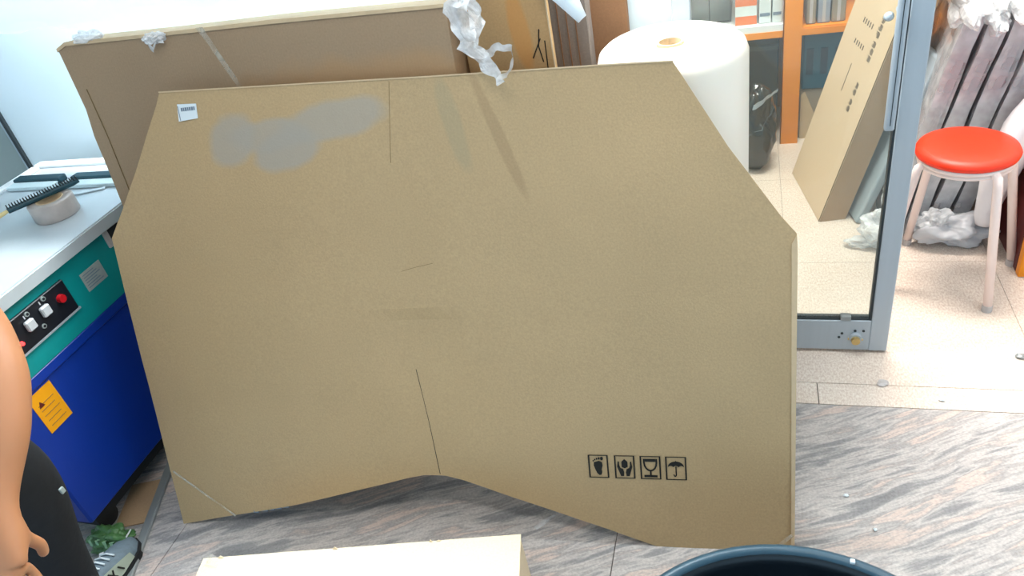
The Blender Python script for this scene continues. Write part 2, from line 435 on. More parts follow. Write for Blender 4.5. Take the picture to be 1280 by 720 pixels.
# glass door with aluminium frame
d1 = thing('door_1', None, None, (0.1, 1.775, 0.0)); d1['kind'] = 'structure'
if 'category' in d1: del d1['category']
DX0, DX1, DY0, DY1 = -0.168, 0.384, 1.794, 1.824
b_ = B(); box(b_, DX0, DX0+0.042, DY0, DY1, 0.008, 2.08, 0.002); obj('door_stile', b_, m_alu, d1)
b_ = B(); box(b_, DX1-0.048, DX1, DY0, DY1, 0.008, 2.08, 0.002); obj('door_stile', b_, m_alu, d1)
b_ = B(); box(b_, DX0+0.042, DX1-0.048, DY0, DY1, 0.010, 0.118, 0.002); obj('bottom_rail', b_, m_alu, d1)
b_ = B(); box(b_, DX0+0.042, DX1-0.048, DY0, DY1, 2.0, 2.08, 0.002); obj('top_rail', b_, m_alu, d1)
b_ = B(); box(b_, DX0+0.042, DX1-0.048, 1.804, 1.810, 0.118, 2.0); obj('pane', b_, m_glass, d1)
b_ = B(); box(b_, DX1-0.0535, DX1-0.048, DY0+0.002, DY1-0.002, 0.118, 2.0); box(b_, DX0+0.042, DX1-0.0535, DY0+0.003, DY1-0.003, 0.118, 0.122)
obj('gasket', b_, m_aludark, d1)
b_ = B(); box(b_, 0.255, 0.282, DY0-0.002, DY0+0.016, 0.118, 0.134, 0.001); obj('glass_clip', b_, m_stripd, d1)
lk = B(); tube(lk, [(0.298, DY0, 0.058), (0.298, DY0-0.010, 0.058)], [0.017, 0.016], 20); lock = obj('lock_rose', lk, m_alu, d1)
lk = B(); tube(lk, [(0.298, DY0-0.010, 0.056), (0.298, DY0-0.020, 0.056)], [0.0125, 0.0115], 18)
box(lk, 0.2965, 0.2995, DY0-0.0215, DY0-0.019, 0.048, 0.064); obj('lock_cylinder', lk, m_brass, lock)
for x, z in ((0.262, 0.072), (0.255, 0.058), (0.318, 0.082), (0.316, 0.050), (0.282, 0.052), (0.296, 0.082)):
    s_ = B(); tube(s_, [(x, DY0+0.001, z), (x, DY0-0.002, z)], 0.0038, 10); obj('screw', s_, m_brass if z < 0.056 else m_aludark, d1)
# long pull handle on the stile
b_ = B(); box(b_, 0.304, 0.326, 1.752, 1.770, 0.715, 1.55, 0.005, seg=2)
hd = obj('pull_handle', b_, m_alu, d1)
for z in (0.985, 1.46):
    b_ = B(); tube(b_, [(0.315, 1.770, z), (0.315, 1.792, z)], 0.009, 12)
    obj('handle_mount', b_, m_alu, hd)
b_ = B(); lathe(b_, [(0, 0.0), (0.009, 0.001), (0.011, 0.006), (0.007, 0.012), (0, 0.0135)], (0, 0, 0), 14)
bmesh.ops.transform(b_, matrix=Matrix.Translation((0.294, 1.798, 0.970)) @ Matrix.Rotation(math.pi/2, 4, 'X'), verts=b_.verts)
obj('round_bolt', b_, m_steel, d1, smooth=True)
b_ = B(); box(b_, 0.3145, 0.316, 1.7505, 1.7525, 0.73, 1.54); obj('handle_groove', b_, m_aludark, hd)

# ---------------------------------------------------------------- unseen ceiling lights and the added wall tube
for lab, x, y, z, lx, ly, pw, c, tilt in LAMPS:
    t = thing('unseen_ceiling_light' if z > 2.5 else 'added_tube_lamp', lab, 'light', (x, y, z))
    b_ = B(); box(b_, x-lx/2-.02, x+lx/2+.02, y-ly/2-.02, y+ly/2+.02, z+.008, z+.055, 0.004); obj('lamp_housing', b_, m_ceil, t)
    if z < 2.5:
        for s_ in (-0.7, 0.7):
            b_ = B(); box(b_, x+s_-.02, x+s_+.02, y+.03, 1.83, z+.02, z+.045); obj('added_wall_bracket', b_, m_alu, t)
    b_ = B(); box(b_, x-lx/2, x+lx/2, y-ly/2, y+ly/2, z, z+.008); obj('diffuser', b_, emis('lamp_glow', c, 6.0), t)
    ld = bpy.data.lights.new('lamp', 'AREA'); ld.shape = 'RECTANGLE'; ld.size = lx; ld.size_y = ly; ld.energy = pw; ld.color = c
    lo = bpy.data.objects.new('lamp', ld); COL.objects.link(lo); lo.parent = t; lo.location = (0, 0, -0.01)

# ---------------------------------------------------------------- the big flat carton in front (leans back 20 degrees)
org = Vector((-1.510, 0.981, 0.0))
U = Vector((0.9975, 0.0706, 0)); Vv = Vector((-0.0241, 0.3412, 0.9397)); NB = Vector((-0.0663, 0.9373, -0.342))   # NB points away from the camera
board = thing('flat_carton', 'huge kraft cardboard flat carton with two cut top corners and notched bottom, leaning in front', 'carton', org)
FR = Matrix(((U.x, NB.x, Vv.x, org.x), (U.y, NB.y, Vv.y, org.y), (U.z, NB.z, Vv.z, org.z), (0, 0, 0, 1)))   # local (u, depth, v) -> world
outline = [(0.0, 0.0), (0.17, 0.034), (0.36, 0.0735), (0.54, 0.120), (0.70, 0.160), (0.745, 0.168), (0.80, 0.168), (0.85, 0.158), (0.90, 0.143),
           (1.05, 0.091), (1.20, 0.040), (1.31, 0.0), (1.617, 0.0), (1.628, 0.74), (1.600, 0.775), (1.50, 0.925), (1.401, 1.098), (1.30, 1.104), (0.90, 1.122), (0.60, 1.138),
           (0.232, 1.157), (0.215, 1.128), (0.10, 0.96), (0.0, 0.823)]
TH = 0.018
def in_frame(bm):
    bmesh.ops.transform(bm, matrix=FR, verts=bm.verts); return bm
def on_board(name, bm, m, parent, smooth=False):
    """bm given in (u, depth, v); the part keeps the leaning frame as its own axes"""
    me_ = bpy.data.meshes.new(name); bmesh.ops.recalc_face_normals(bm, faces=bm.faces); bm.to_mesh(me_); bm.free()
    if smooth:
        for p in me_.polygons: p.use_smooth = True
    o = bpy.data.objects.new(name, me_); COL.objects.link(o); me_.materials.append(m)
    o.parent = parent
    if parent is board:
        o.matrix_local = Matrix.Translation(-org) @ FR
        WM[o.name] = FR
    else:
        WM[o.name] = FR
    return o
b_ = B(); prism(b_, outline, TH)
for k in range(1, 54):
    u = 1.63*k/54; bmesh.ops.bisect_plane(b_, geom=b_.verts[:]+b_.edges[:]+b_.faces[:], plane_co=(u, 0, 0), plane_no=(1, 0, 0))
for k in range(1, 38):
    z = 1.16*k/38; bmesh.ops.bisect_plane(b_, geom=b_.verts[:]+b_.edges[:]+b_.faces[:], plane_co=(0, 0, z), plane_no=(0, 0, 1))
for v in b_.verts:
    u, z = v.co.x, v.co.z
    du = u - (0.80 - 0.03*(1.12-z))
    d = 0.010*math.exp(-(du/0.10)**2)*(1.0 if z < 0.6 else 0.35)                 # bows back along the fold
    d += 0.0035*noise.noise(Vector((u*3.2, 0.3, z*3.2))) + 0.0012*noise.noise(Vector((u*11, 2.3, z*11)))
    d += 0.0012*math.exp(-((u-0.80)/0.07)**2 - ((z-0.70)/0.03)**2)               # pinch in the middle
    d += 0.0008*math.exp(-((u-0.45)/0.05)**2 - ((z-0.86)/0.03)**2)
    v.co.y += d
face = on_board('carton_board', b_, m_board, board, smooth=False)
def strip(name, pts, w, m, parent, depth=-0.0012, th=0.0008):
    """thin strip following pts (u,v)"""
    b_ = B()
    L_ = []; R_ = []
    for i, p in enumerate(pts):
        a = Vector(pts[max(i-1, 0)]); c = Vector(pts[min(i+1, len(pts)-1)]); d = (c-a).normalized(); n = Vector((-d.y, d.x))*w/2
        L_.append((p[0]+n.x, p[1]+n.y)); R_.append((p[0]-n.x, p[1]-n.y))
    for i in range(len(pts)-1):
        prism(b_, [L_[i], L_[i+1], R_[i+1], R_[i]], th, org=(0, depth, 0))
    return on_board(name, b_, m, parent)
def bow(u, z):
    du = u - (0.80 - 0.03*(1.12-z))
    return (0.010*math.exp(-(du/0.10)**2)*(1.0 if z < 0.6 else 0.35) + 0.0035*noise.noise(Vector((u*3.2, 0.3, z*3.2))) + 0.0012*noise.noise(Vector((u*11, 2.3, z*11)))
            + 0.0012*math.exp(-((u-0.80)/0.07)**2 - ((z-0.70)/0.03)**2) + 0.0008*math.exp(-((u-0.45)/0.05)**2 - ((z-0.86)/0.03)**2))
def crease(pts, w, m):
    b_ = B(); P = []
    for i in range(len(pts)-1):
        n = max(2, int((Vector(pts[i+1])-Vector(pts[i])).length/0.015))
        for k in range(n): P.append(Vector(pts[i]).lerp(Vector(pts[i+1]), k/n))
    P.append(Vector(pts[-1]))
    tube(b_, [(p.x, bow(p.x, p.y)+0.0004, p.y) for p in P], w, 6)
    return on_board('fold_crease', b_, m, board)
crease([(0.803, 1.124), (0.779, 0.95)], 0.0010, m_crease)
crease([(0.764, 0.455), (0.777, 0.314), (0.786, 0.172)], 0.0011, m_ink)
crease([(0.765, 0.700), (0.80, 0.708), (0.845, 0.716)], 0.0008, m_crease)
# pale paper edge along the top and cut corners
b_ = B()
tops = [(1.401, 1.098), (1.30, 1.104), (0.90, 1.122), (0.60, 1.138), (0.232, 1.157)]
for i in range(len(tops)-1):
    n = 12
    for k in range(n):
        a = Vector(tops[i]).lerp(Vector(tops[i+1]), k/n); c = Vector(tops[i]).lerp(Vector(tops[i+1]), (k+1)/n)
        ya, yc = bow(*a), bow(*c)
        q = [b_.verts.new(x) for x in ((a.x, ya-0.002, a.y), (c.x, yc-0.002, c.y), (c.x, yc+TH, c.y), (a.x, ya+TH, a.y),
                                       (a.x, ya-0.002, a.y+0.003), (c.x, yc-0.002, c.y+0.003), (c.x, yc+TH, c.y+0.003), (a.x, ya+TH, a.y+0.003))]
        for f in ((0,3,2,1),(4,5,6,7),(0,1,5,4),(1,2,6,5),(2,3,7,6),(3,0,4,7)): b_.faces.new([q[j] for j in f])
tag(on_board('top_edge', b_, m_edge, board), 'pale cut edge along the top of the carton')
# flap of the right-hand end
b_ = B(); prism(b_, [(1.612, 0.01), (1.6195, 0.01), (1.629, 0.70), (1.628, 0.738), (1.618, 0.72)], 0.002, org=(0, -0.0022, 0)); on_board('end_flap', b_, m_edge, board)
# address label
def quad_mark(b_, u0, u1, v0, v1, dep, th=0.0006):
    box(b_, u0, u1, dep-th, dep, v0, v1)
d0 = bow(0.30, 1.108)
b_ = B(); prism(b_, [(0.270, 1.088), (0.322, 1.091), (0.325, 1.124), (0.275, 1.127)], 0.001, org=(0, d0-0.0025, 0))
lab = tag(on_board('address_label', b_, m_label, board), 'small white label with grey print')
b_ = B(); u = 0.283; dd = d0-0.0027
for w in (0.004, 0.003, 0.005, 0.003, 0.004, 0.005, 0.003):
    quad_mark(b_, u, u+w, 1.110, 1.118, dd); u += w+0.0016
box(b_, 0.275, 0.2765, dd-0.0006, dd, 1.090, 1.123)
on_board('label_print', b_, m_labelink, lab)
# tape
strip('tape_strip', [(0.012, 0.168), (0.09, 0.105), (0.178, 0.036)], 0.006, m_tape, board, -0.004)
strip('tape_strip', [(1.57, 0.002), (1.614, 0.046)], 0.008, m_tape, board, -0.004)

for k, (a, c) in enumerate(((0.235, 0.25), (0.262, 0.278), (0.285, 0.30), (0.303, 0.322), (0.326, 0.345))):
    v_ = 0.034+0.2079*((a+c)/2-0.17); b_ = B(); box(b_, a, c, -0.0005, 0.003, v_-0.004, v_+0.0035)
    on_board('torn_paper_scrap', b_, m_labelink, board)

# four handling symbols
def disc(b_, cx, cz, rx, rz, dep, n=16, a0=0, a1=2*math.pi, th=0.0006):
    full = abs(a1-a0-2*math.pi) < 1e-6
    pts = [(cx+rx*math.cos(a0+(a1-a0)*k/(n if full else n-1)), cz+rz*math.sin(a0+(a1-a0)*k/(n if full else n-1))) for k in range(n)]
    prism(b_, pts, th, org=(0, dep-th, 0))
def poly(b_, pts, dep, th=0.0006): prism(b_, pts, th, org=(0, dep-th, 0))
sx = [1.1645, 1.2255, 1.2845, 1.342]; zc = 0.2095
for k, u0 in enumerate(sx):
    w, h = 0.047, 0.059; z0 = zc-h/2-0.0005*k; dep = bow(u0+w/2, zc)-0.0016
    b_ = B()
    quad_mark(b_, u0, u0+0.0035, z0, z0+h, dep); quad_mark(b_, u0+w-0.0035, u0+w, z0, z0+h, dep)
    quad_mark(b_, u0+0.0035, u0+w-0.0035, z0, z0+0.0018, dep); quad_mark(b_, u0+0.0035, u0+w-0.0035, z0+h-0.0018, z0+h, dep)
    cx = u0+w/2
    if k == 0:      # bare foot
        poly(b_, [(cx-0.010, z0+0.040), (cx-0.011, z0+0.032), (cx-0.008, z0+0.022), (cx-0.004, z0+0.012), (cx+0.001, z0+0.007), (cx+0.006, z0+0.008),
                  (cx+0.008, z0+0.015), (cx+0.007, z0+0.022), (cx+0.010, z0+0.032), (cx+0.009, z0+0.040), (cx+0.002, z0+0.044)][::-1], dep)
        for j, (x, z, r) in enumerate(((-0.0115, 0.044, .0016), (-0.0075, 0.047, .0018), (-0.003, 0.049, .002), (0.002, 0.050, .0023), (0.0085, 0.050, .0036))):
            disc(b_, cx+x, z0+z, r, r*1.3, dep, 10)
    elif k == 1:    # two hands round a box
        for s in (-1, 1):
            P = [(s*0.0155, 0.044), (s*0.0175, 0.030), (s*0.014, 0.019), (s*0.010, 0.006), (s*0.003, 0.006), (s*0.002, 0.016), (s*0.004, 0.024), (s*0.010, 0.027), (s*0.0125, 0.034), (s*0.0125, 0.043)]
            P = [(cx+x, z0+z) for x, z in P]
            poly(b_, P if s > 0 else P[::-1], dep)
        poly(b_, [(cx-0.007, z0+0.030), (cx, z0+0.026), (cx+0.007, z0+0.030), (cx+0.007, z0+0.043), (cx, z0+0.050), (cx-0.007, z0+0.043)], dep)
    elif k == 2:    # wine glass
        out = [(cx-0.016, z0+0.052)]
        for j in range(9):
            a = math.pi + math.pi*j/8; out.append((cx+0.016*math.cos(a), z0+0.042+0.022*math.sin(a)))
        inn = []
        for j in range(9):
            a = 2*math.pi - math.pi*j/8; inn.append((cx+0.012*math.cos(a), z0+0.042+0.018*math.sin(a)))
        full = out + [(cx+0.016, z0+0.052), (cx+0.012, z0+0.052)] + inn + [(cx-0.012, z0+0.052)]
        poly(b_, full, dep)
        quad_mark(b_, cx-0.0118, cx+0.0118, z0+0.045, z0+0.052, dep)
        quad_mark(b_, cx-0.002, cx+0.002, z0+0.010, z0+0.022, dep); quad_mark(b_, cx-0.015, cx+0.015, z0+0.005, z0+0.0105, dep)
    else:           # umbrella
        pts = [(cx+0.018*math.cos(math.pi*j/12), z0+0.033+0.014*math.sin(math.pi*j/12)) for j in range(13)]
        for j in range(1, 12):
            x = -0.018+0.036*j/12; pts.append((cx+x, z0+0.033+0.0035*abs(math.sin(math.pi*j/4))))
        poly(b_, pts, dep); quad_mark(b_, cx-0.0015, cx+0.0015, z0+0.014, z0+0.034, dep)
        disc(b_, cx, z0+0.046, 0.0012, 0.003, dep, 8)
        pp = [(cx-0.0025+0.004*math.cos(a), z0+0.014+0.006*math.sin(a)) for a in [-math.pi*j/8 for j in range(9)]]
        pp += [(cx-0.0025+0.0015*math.cos(a), z0+0.014+0.0032*math.sin(a)) for a in [-math.pi+math.pi*j/8 for j in range(9)]]
        poly(b_, pp, dep)
    tag(on_board('handling_symbol', b_, m_ink, board), ['printed bare foot symbol', 'printed symbol of two hands holding a box', 'printed wine glass symbol', 'printed umbrella symbol'][k])

# ---------------------------------------------------------------- cartons behind it
def leaning_carton(name, label, x0, x1, ybot, h, th, tilt, m, cut=None):
    t = thing(name, label, 'carton', (x0, ybot, 0))
    Mx = Matrix.Translation((x0, ybot, 0)) @ Matrix.Rotation(-math.radians(tilt), 4, 'X')
    return t, Mx
def rot_obj(name, b_, m, t, Mx):
    me_ = bpy.data.meshes.new(name); bmesh.ops.recalc_face_normals(b_, faces=b_.faces); b_.to_mesh(me_); b_.free()
    o = bpy.data.objects.new(name, me_); COL.objects.link(o); me_.materials.append(m); o.parent = t
    L_ = WM[t.name].inverted() @ Mx; o.matrix_local = L_; WM[o.name] = Mx
    return o
tA, MA = leaning_carton('wide_carton', 'wide brown carton with taped top edge, leaning behind the huge flat carton', -1.63, -0.60, 1.312, 1.2, 0.1, 8.2, m_boxA)
b_ = B(); prism(b_, [(0.0, 0.0), (1.035, 0.0), (1.035, 1.195), (0.62, 1.205), (0.30, 1.207), (0.03, 1.212), (0.0, 1.195), (0.012, 1.05), (0.004, 0.98), (0.006, 0.85)], 0.10)
rot_obj('carton_body', b_, m_boxA, tA, MA)
b_ = B(); prism(b_, [(-0.002, 1.195), (0.03, 1.207), (0.30, 1.203), (0.62, 1.200), (1.035, 1.191), (1.035, 1.198), (0.62, 1.209), (0.30, 1.211), (0.03, 1.216), (-0.002, 1.203)], 0.104, org=(0, -0.003, 0))
tag(rot_obj('lid_edge', b_, m_edge, tA, MA), 'pale top edge of the carton')
b_ = B(); tube(b_, [(0.040, -0.0008, 1.10), (0.048, -0.0008, 0.98), (0.052, -0.0008, 0.5)], 0.0012, 6); rot_obj('fold_crease', b_, m_crease, tA, MA)
b_ = B(); ribbon(b_, [(0.43, -0.004, 1.212), (0.455, -0.004, 1.16), (0.50, -0.004, 1.05)], [0.02, 0.015, 0.012], (1, 0, 0), 0.002, 3)
rot_obj('tape_strip', b_, m_tape, tA, MA)
for u, s in ((0.30, 5), (0.55, 8), (0.63, 4)):
    pass
tB = thing('upright_carton', 'light brown upright carton between the wide carton and the grey-brown carton', 'carton', (-0.49, 1.58, 0))
b_ = B(); box(b_, -0.590, -0.394, 1.53, 1.548, 0, 1.20, 0.002); rb = obj('carton_body', b_, m_boxB, tB)
b_ = B(); tube(b_, [(-0.395, 1.5285, 1.199), (-0.394, 1.5285, 0.0)], 0.0018, 6); obj('edge_fold', b_, m_edge, tB)
for pts in ([(-0.418, 1.529, 1.10), (-0.424, 1.5285, 1.065), (-0.418, 1.529, 1.03)], [(-0.418, 1.529, 1.08), (-0.440, 1.5285, 1.04)], [(-0.409, 1.529, 1.075), (-0.411, 1.5285, 1.0)]):
    b_ = B(); tube(b_, pts, 0.0012, 5); obj('pen_mark', b_, m_ink, tB)
tC = thing('grey_carton', 'grey-brown ribbed carton standing behind the upright light brown carton', 'carton', (-0.45, 1.75, 0))
b_ = B(); box(b_, -0.60, -0.345, 1.69, 1.735, 0, 1.35, 0.003); obj('carton_body', b_, m_boxC, tC)
b_ = B()
for k in range(12): box(b_, -0.595+0.02*k, -0.5925+0.02*k, 1.688, 1.691, 0.002, 1.348)
obj('flute_ridge', b_, m_boxD, tC)['kind'] = 'stuff'
tD = thing('carton_sheet', 'brown cardboard sheet upright against the white wall, behind the white roll', 'cardboard', (-0.4, 1.77, 0))
b_ = B(); box(b_, -0.62, -0.271, 1.785, 1.815, 0, 1.40, 0.002); obj('sheet', b_, m_boxD, tD)

# white plastic bundle lying over the cartons
bm = B(); n = 30; pts = []; rad = []
for k in range(n+1):
    t_ = k/n; x = -2.25 + 1.80*t_
    pts.append((x, 1.570+0.015*math.sin(5*t_), 1.318+0.006*math.sin(9*t_)+0.02*max(0, 0.4-t_))); rad.append(0.10*(1-0.35*max(0, t_-0.9)*10*0.6))
pts += [(-0.40, 1.53, 1.262), (-0.375, 1.50, 1.215), (-0.345, 1.495, 1.165), (-0.315, 1.495, 1.118)]; rad += [0.045, 0.032, 0.022, 0.010]
tube(bm, pts, rad, 36)
for v in bm.verts:
    q = v.co*9; v.co += Vector((0, noise.noise(q)*0.018, noise.noise(q+Vector((5, 5, 5)))*0.014)) + Vector((0, noise.noise(q*3.3)*0.006, noise.noise(q*3.3+Vector((3, 0, 0)))*0.006))
bmesh.ops.subdivide_edges(bm, edges=bm.edges[:], cuts=1, use_grid_fill=True)
tag(obj('plastic_bundle', bm, m_bundle, loc=(-1.2, 1.58, 1.21), smooth=True), 'long bundle of crumpled white plastic sheeting lying across the tops of the cartons', 'plastic sheet')
# film tufts on the wide carton
tf = thing('film_scrap', 'small tuft of clear film caught on the top edge of the wide carton, left part', 'plastic film', (-1.35, 1.475, 1.19), group=None)
b_ = crumple((-1.33, 1.478, 1.190), (0.030, 0.010, 0.012), 0.5, 2.4, 3, 4); obj('crumpled_film', b_, m_film, tf)
b_ = B(); ribbon(b_, [(-1.36, 1.472, 1.195), (-1.335, 1.468, 1.165), (-1.315, 1.47, 1.20)], [0.012, 0.02, 0.012], (0.6, -0.3, 0.5), 0.006, 6); obj('film_loop', b_, m_film, tf)
b_ = crumple((-1.53, 1.49, 1.208), (0.040, 0.012, 0.013), 0.5, 2.4, 9, 4)
tag(obj('film_scrap', b_, m_film, loc=(-1.53, 1.49, 1.2)), 'white film tuft at the far left corner of the wide carton top', 'plastic film')

# crumpled film hanging over the carton tops
ft = thing('hanging_film', 'strip of shiny clear crumpled film hanging down over the big flat carton top edge', 'plastic film', (-0.53, 1.44, 1.2))
b_ = B(); ribbon(b_, [(-0.545, 1.50, 1.26), (-0.545, 1.42, 1.19), (-0.535, 1.40, 1.13), (-0.495, 1.39, 1.075), (-0.465, 1.385, 1.045)], [0.05, 0.055, 0.045, 0.038, 0.012], (0.9, -0.1, 0.3), 0.014, 2, 10)
obj('main_strip', b_, m_film, ft)
b_ = B(); ribbon(b_, [(-0.530, 1.45, 1.24), (-0.520, 1.425, 1.19), (-0.505, 1.41, 1.15), (-0.515, 1.40, 1.12)], [0.03, 0.035, 0.03, 0.01], (0.8, 0.2, 0.4), 0.018, 11, 8)
obj('side_strip', b_, m_film, ft)
b_ = B(); ribbon(b_, [(-0.500, 1.395, 1.10), (-0.465, 1.385, 1.115), (-0.435, 1.38, 1.11), (-0.437, 1.38, 1.09), (-0.455, 1.378, 1.06), (-0.48, 1.38, 1.05)], [0.02, 0.022, 0.016, 0.010, 0.016, 0.01], (0.2, -0.3, 0.9), 0.008, 5)
obj('film_loop', b_, m_film, ft)

# ---------------------------------------------------------------- bubble wrap roll
RX, RY, RR, RH = -0.160, 1.630, 0.162, 1.015
t = thing('bubble_wrap_roll', 'tall white roll of bubble wrap standing upright behind the big flat carton', 'packing roll', (RX, RY, 0))
b_ = B()
NN = 144
prof = [(0.0, 0.0), (RR-0.004, 0.0), (RR, 0.01), (RR, RH-0.03), (RR-0.006, RH-0.012), (RR-0.018, RH-0.002), (RR-0.03, RH), (0.032, RH-0.004), (0.030, RH-0.03), (0.0, RH-0.03)]
lathe(b_, prof, (RX, RY, 0), NN, wob=lambda a, z: (0.0014*math.sin(a*72) + 0.002*math.sin(a*3+z*2)))
obj('roll_body', b_, m_roll, t, smooth=True)
b_ = B()
for k in range(5):
    r = 0.045+0.019*k
    tube(b_, [(RX+r*math.cos(a), RY+r*math.sin(a), RH-0.0004) for a in [2*math.pi*j/40 for j in range(41)]], 0.0010, 5)
obj('wound_layers', b_, m_whitem, t)
b_ = B(); lathe(b_, [(0.029, -0.028), (0.029, 0.0), (0.024, 0.0), (0.024, -0.028)], (RX, RY, RH), 28); obj('cardboard_core', b_, m_edge, t)

# ---------------------------------------------------------------- strapping machine
X1, X0, Y0, Y1 = -1.660, -2.235, 0.86, 1.745
t = thing('strapping_machine', 'blue and teal strapping machine with a steel table top at the left', 'machine', (-1.95, 1.3, 0))
b_ = B(); box(b_, X0+.03, X1-.022, Y0+.02, Y1-.02, 0.105, 0.545, 0.006); cab = obj('lower_cabinet', b_, m_blue, t)
b_ = B(); box(b_, X0+.06, X1-.055, Y0+.05, Y1-.05, 0.055, 0.105); obj('base_frame', b_, m_rubber, t)
b_ = B(); box(b_, X0+.03, X1-.016, Y0+.02, Y1-.02, 0.520, 0.552, 0.004); obj('blue_lip', b_, m_blue, t)
b_ = B(); prism(b_, [(X0+.03, 0.552), (X1-.016, 0.552), (X1-.016, 0.575), (X1-.022, 0.735), (X0+.03, 0.735)], Y1-Y0-.04, org=(0, Y0+.02, 0)); up = obj('upper_housing', b_, m_teal, t)
# steel top with folded edge and rounded rear corner
b_ = B(); prism(b_, [(X0, Y0), (X1, Y0), (X1, Y1), (X0+0.02, Y1), (X0, Y1-0.02)], 0.035, org=(0, 0, 0.735), U=(1,0,0), V=(0,1,0), N=(0,0,1))
bmesh.ops.bevel(b_, geom=[e for e in b_.edges if all(v.co.z > 0.769 for v in e.verts)], offset=0.004, segments=2, affect='EDGES')
top = obj('table_top', b_, m_steel, t)
b_ = B(); box(b_, X0+.01, X1-.01, Y1-.035, Y1-.002, 0.770, 0.782, 0.003); obj('rear_ledge', b_, m_shelfw, t)
b_ = B(); box(b_, X0+.01, X0+.04, Y0+.02, Y1-.04, 0.770, 0.7815, 0.003); obj('side_ledge', b_, m_shelfw, t)
for (xa, xb) in ((-2.185, -2.00), (-1.955, -1.70)):
    b_ = B(); box(b_, xa, xb, 1.588, 1.622, 0.772, 0.792, 0.003); br = obj('guide_bar', b_, m_dkgreen, t)
    b_ = B(); box(b_, xa+.004, xb-.004, 1.552, 1.588, 0.7715, 0.784, 0.002); obj('bristle_strip', b_, m_bristle, br)
# control panel
b_ = B(); box(b_, X1-.020, X1-.0105, 0.93, 1.185, 0.612, 0.702, 0.002); cp = obj('control_panel', b_, m_panelb, t)
XP = X1-.0105
b_ = B(); box(b_, XP-.004, XP+.001, 0.927, 1.188, 0.608, 0.613); obj('panel_frame', b_, m_alu, cp)
for y, z in ((1.045, 0.665), (1.098, 0.668)):
    b_ = B(); box(b_, XP, XP+.012, y-.013, y+.013, z-.014, z+.014, 0.003)
    kk = obj('knob', b_, m_knob, cp)
    b_ = B(); box(b_, XP+.0001, XP+.001, y-.0015, y+.0015, z+.018, z+.027); obj('pointer_mark', b_, m_knob, kk)
for y, z in ((0.99, 0.67), (1.055, 0.69), (1.075, 0.637), (1.0, 0.688), (1.112, 0.694)):
    b_ = B(); tube(b_, [(XP, y, z), (XP+.003, y, z)], [0.0065, 0.006], 14); obj('dial_mark', b_, m_grayst, cp)
    b_ = B(); tube(b_, [(XP+.003, y, z), (XP+.0036, y, z)], 0.0038, 12); obj('dial_centre', b_, m_panelb, cp)
b_ = B(); tube(b_, [(XP, 1.152, 0.665), (XP+.010, 1.152, 0.665)], [0.0115, 0.0105], 20); tag(obj('push_button', b_, m_redb, cp), 'red push button')
b_ = B(); tube(b_, [(XP, 1.003, 0.640), (XP+.006, 1.003, 0.640)], [0.006, 0.0045], 14); tag(obj('indicator_lamp', b_, m_led, cp), 'glowing red lamp')
# stickers, socket
b_ = B(); box(b_, X1-.0185, X1-.0165, 1.238, 1.312, 0.622, 0.676); ps = tag(obj('data_plate', b_, m_grayst, t), 'silver data plate')
b_ = B()
for k in range(6): box(b_, X1-.0166, X1-.0160, 1.244, 1.30-0.008*(k % 3), 0.630+0.0075*k, 0.632+0.0075*k)
obj('plate_print', b_, m_labelink, ps)
b_ = B(); box(b_, X1-.0200, X1-.012, 1.362, 1.43, 0.680, 0.740, 0.002); so = obj('socket_plate', b_, m_panele, t)
b_ = B(); box(b_, X1-.0125, X1-.0105, 1.378, 1.42, 0.692, 0.728); obj('socket_hole', b_, m_rubber, so)
XB = X1-.022
b_ = B(); box(b_, XB, XB+.0015, 0.938, 1.012, 0.396, 0.512); os_ = tag(obj('warning_sticker', b_, m_orst, t), 'orange sticker with small dark print')
b_ = B()
for k in range(5): box(b_, XB+.0015, XB+.002, 0.950, 1.0-0.006*(k % 2), 0.412+0.016*k, 0.4135+0.016*k)
obj('sticker_print', b_, m_inkfade, os_)
b_ = B(); prism(b_, [(0.950, 0.470), (0.968, 0.470), (0.959, 0.487)], 0.0006, org=(XB+.0015, 0, 0), U=(0,1,0), V=(0,0,1), N=(1,0,0)); obj('warning_triangle', b_, m_darkred, os_)
for x in (X0+.09, X1-.09):
    for y in (Y0+.10, Y1-.10):
        b_ = B(); tube(b_, [(x-.012, y, 0.03), (x+.012, y, 0.03)], 0.03, 18); c_ = obj('caster', b_, m_rubber, t)
        b_ = B(); box(b_, x-.018, x+.018, y-.014, y+.014, 0.055, 0.062); obj('caster_bracket', b_, m_stripd, c_)
# things on the machine
TX, TY = -1.835, 1.40
t = thing('tape_roll', 'roll of pale translucent packing tape lying on the steel machine top', 'tape', (TX, TY, 0.77))
b_ = B(); lathe(b_, [(0.036, 0.0), (0.058, 0.0), (0.060, 0.003), (0.060, 0.047), (0.058, 0.050), (0.036, 0.050), (0.036, 0.0)], (TX, TY, 0.7705), 40); obj('tape_winding', b_, mat('printed_tape', (176, 166, 160), 0.35, var=0.25, scale=35), t, smooth=True)
b_ = B(); lathe(b_, [(0.033, 0.0), (0.0359, 0.0), (0.0359, 0.051), (0.033, 0.051), (0.033, 0.0)], (TX, TY, 0.7705), 32); obj('cardboard_core', b_, m_edge, t, smooth=True)
t = thing('long_handled_brush', 'narrow dark brush with a pale wooden handle resting across the tape roll', 'brush', (-1.9, 1.36, 0.82))
pa, pb, pc = Vector((-1.80, 1.485, 0.831)), Vector((-1.905, 1.325, 0.828)), Vector((-2.04, 1.08, 0.790))
b_ = B(); tube(b_, [pa, pa.lerp(pb, .1), pb], [0.006, 0.009, 0.008], 10); hd_ = obj('brush_head', b_, m_dkgreen, t)
b_ = B()
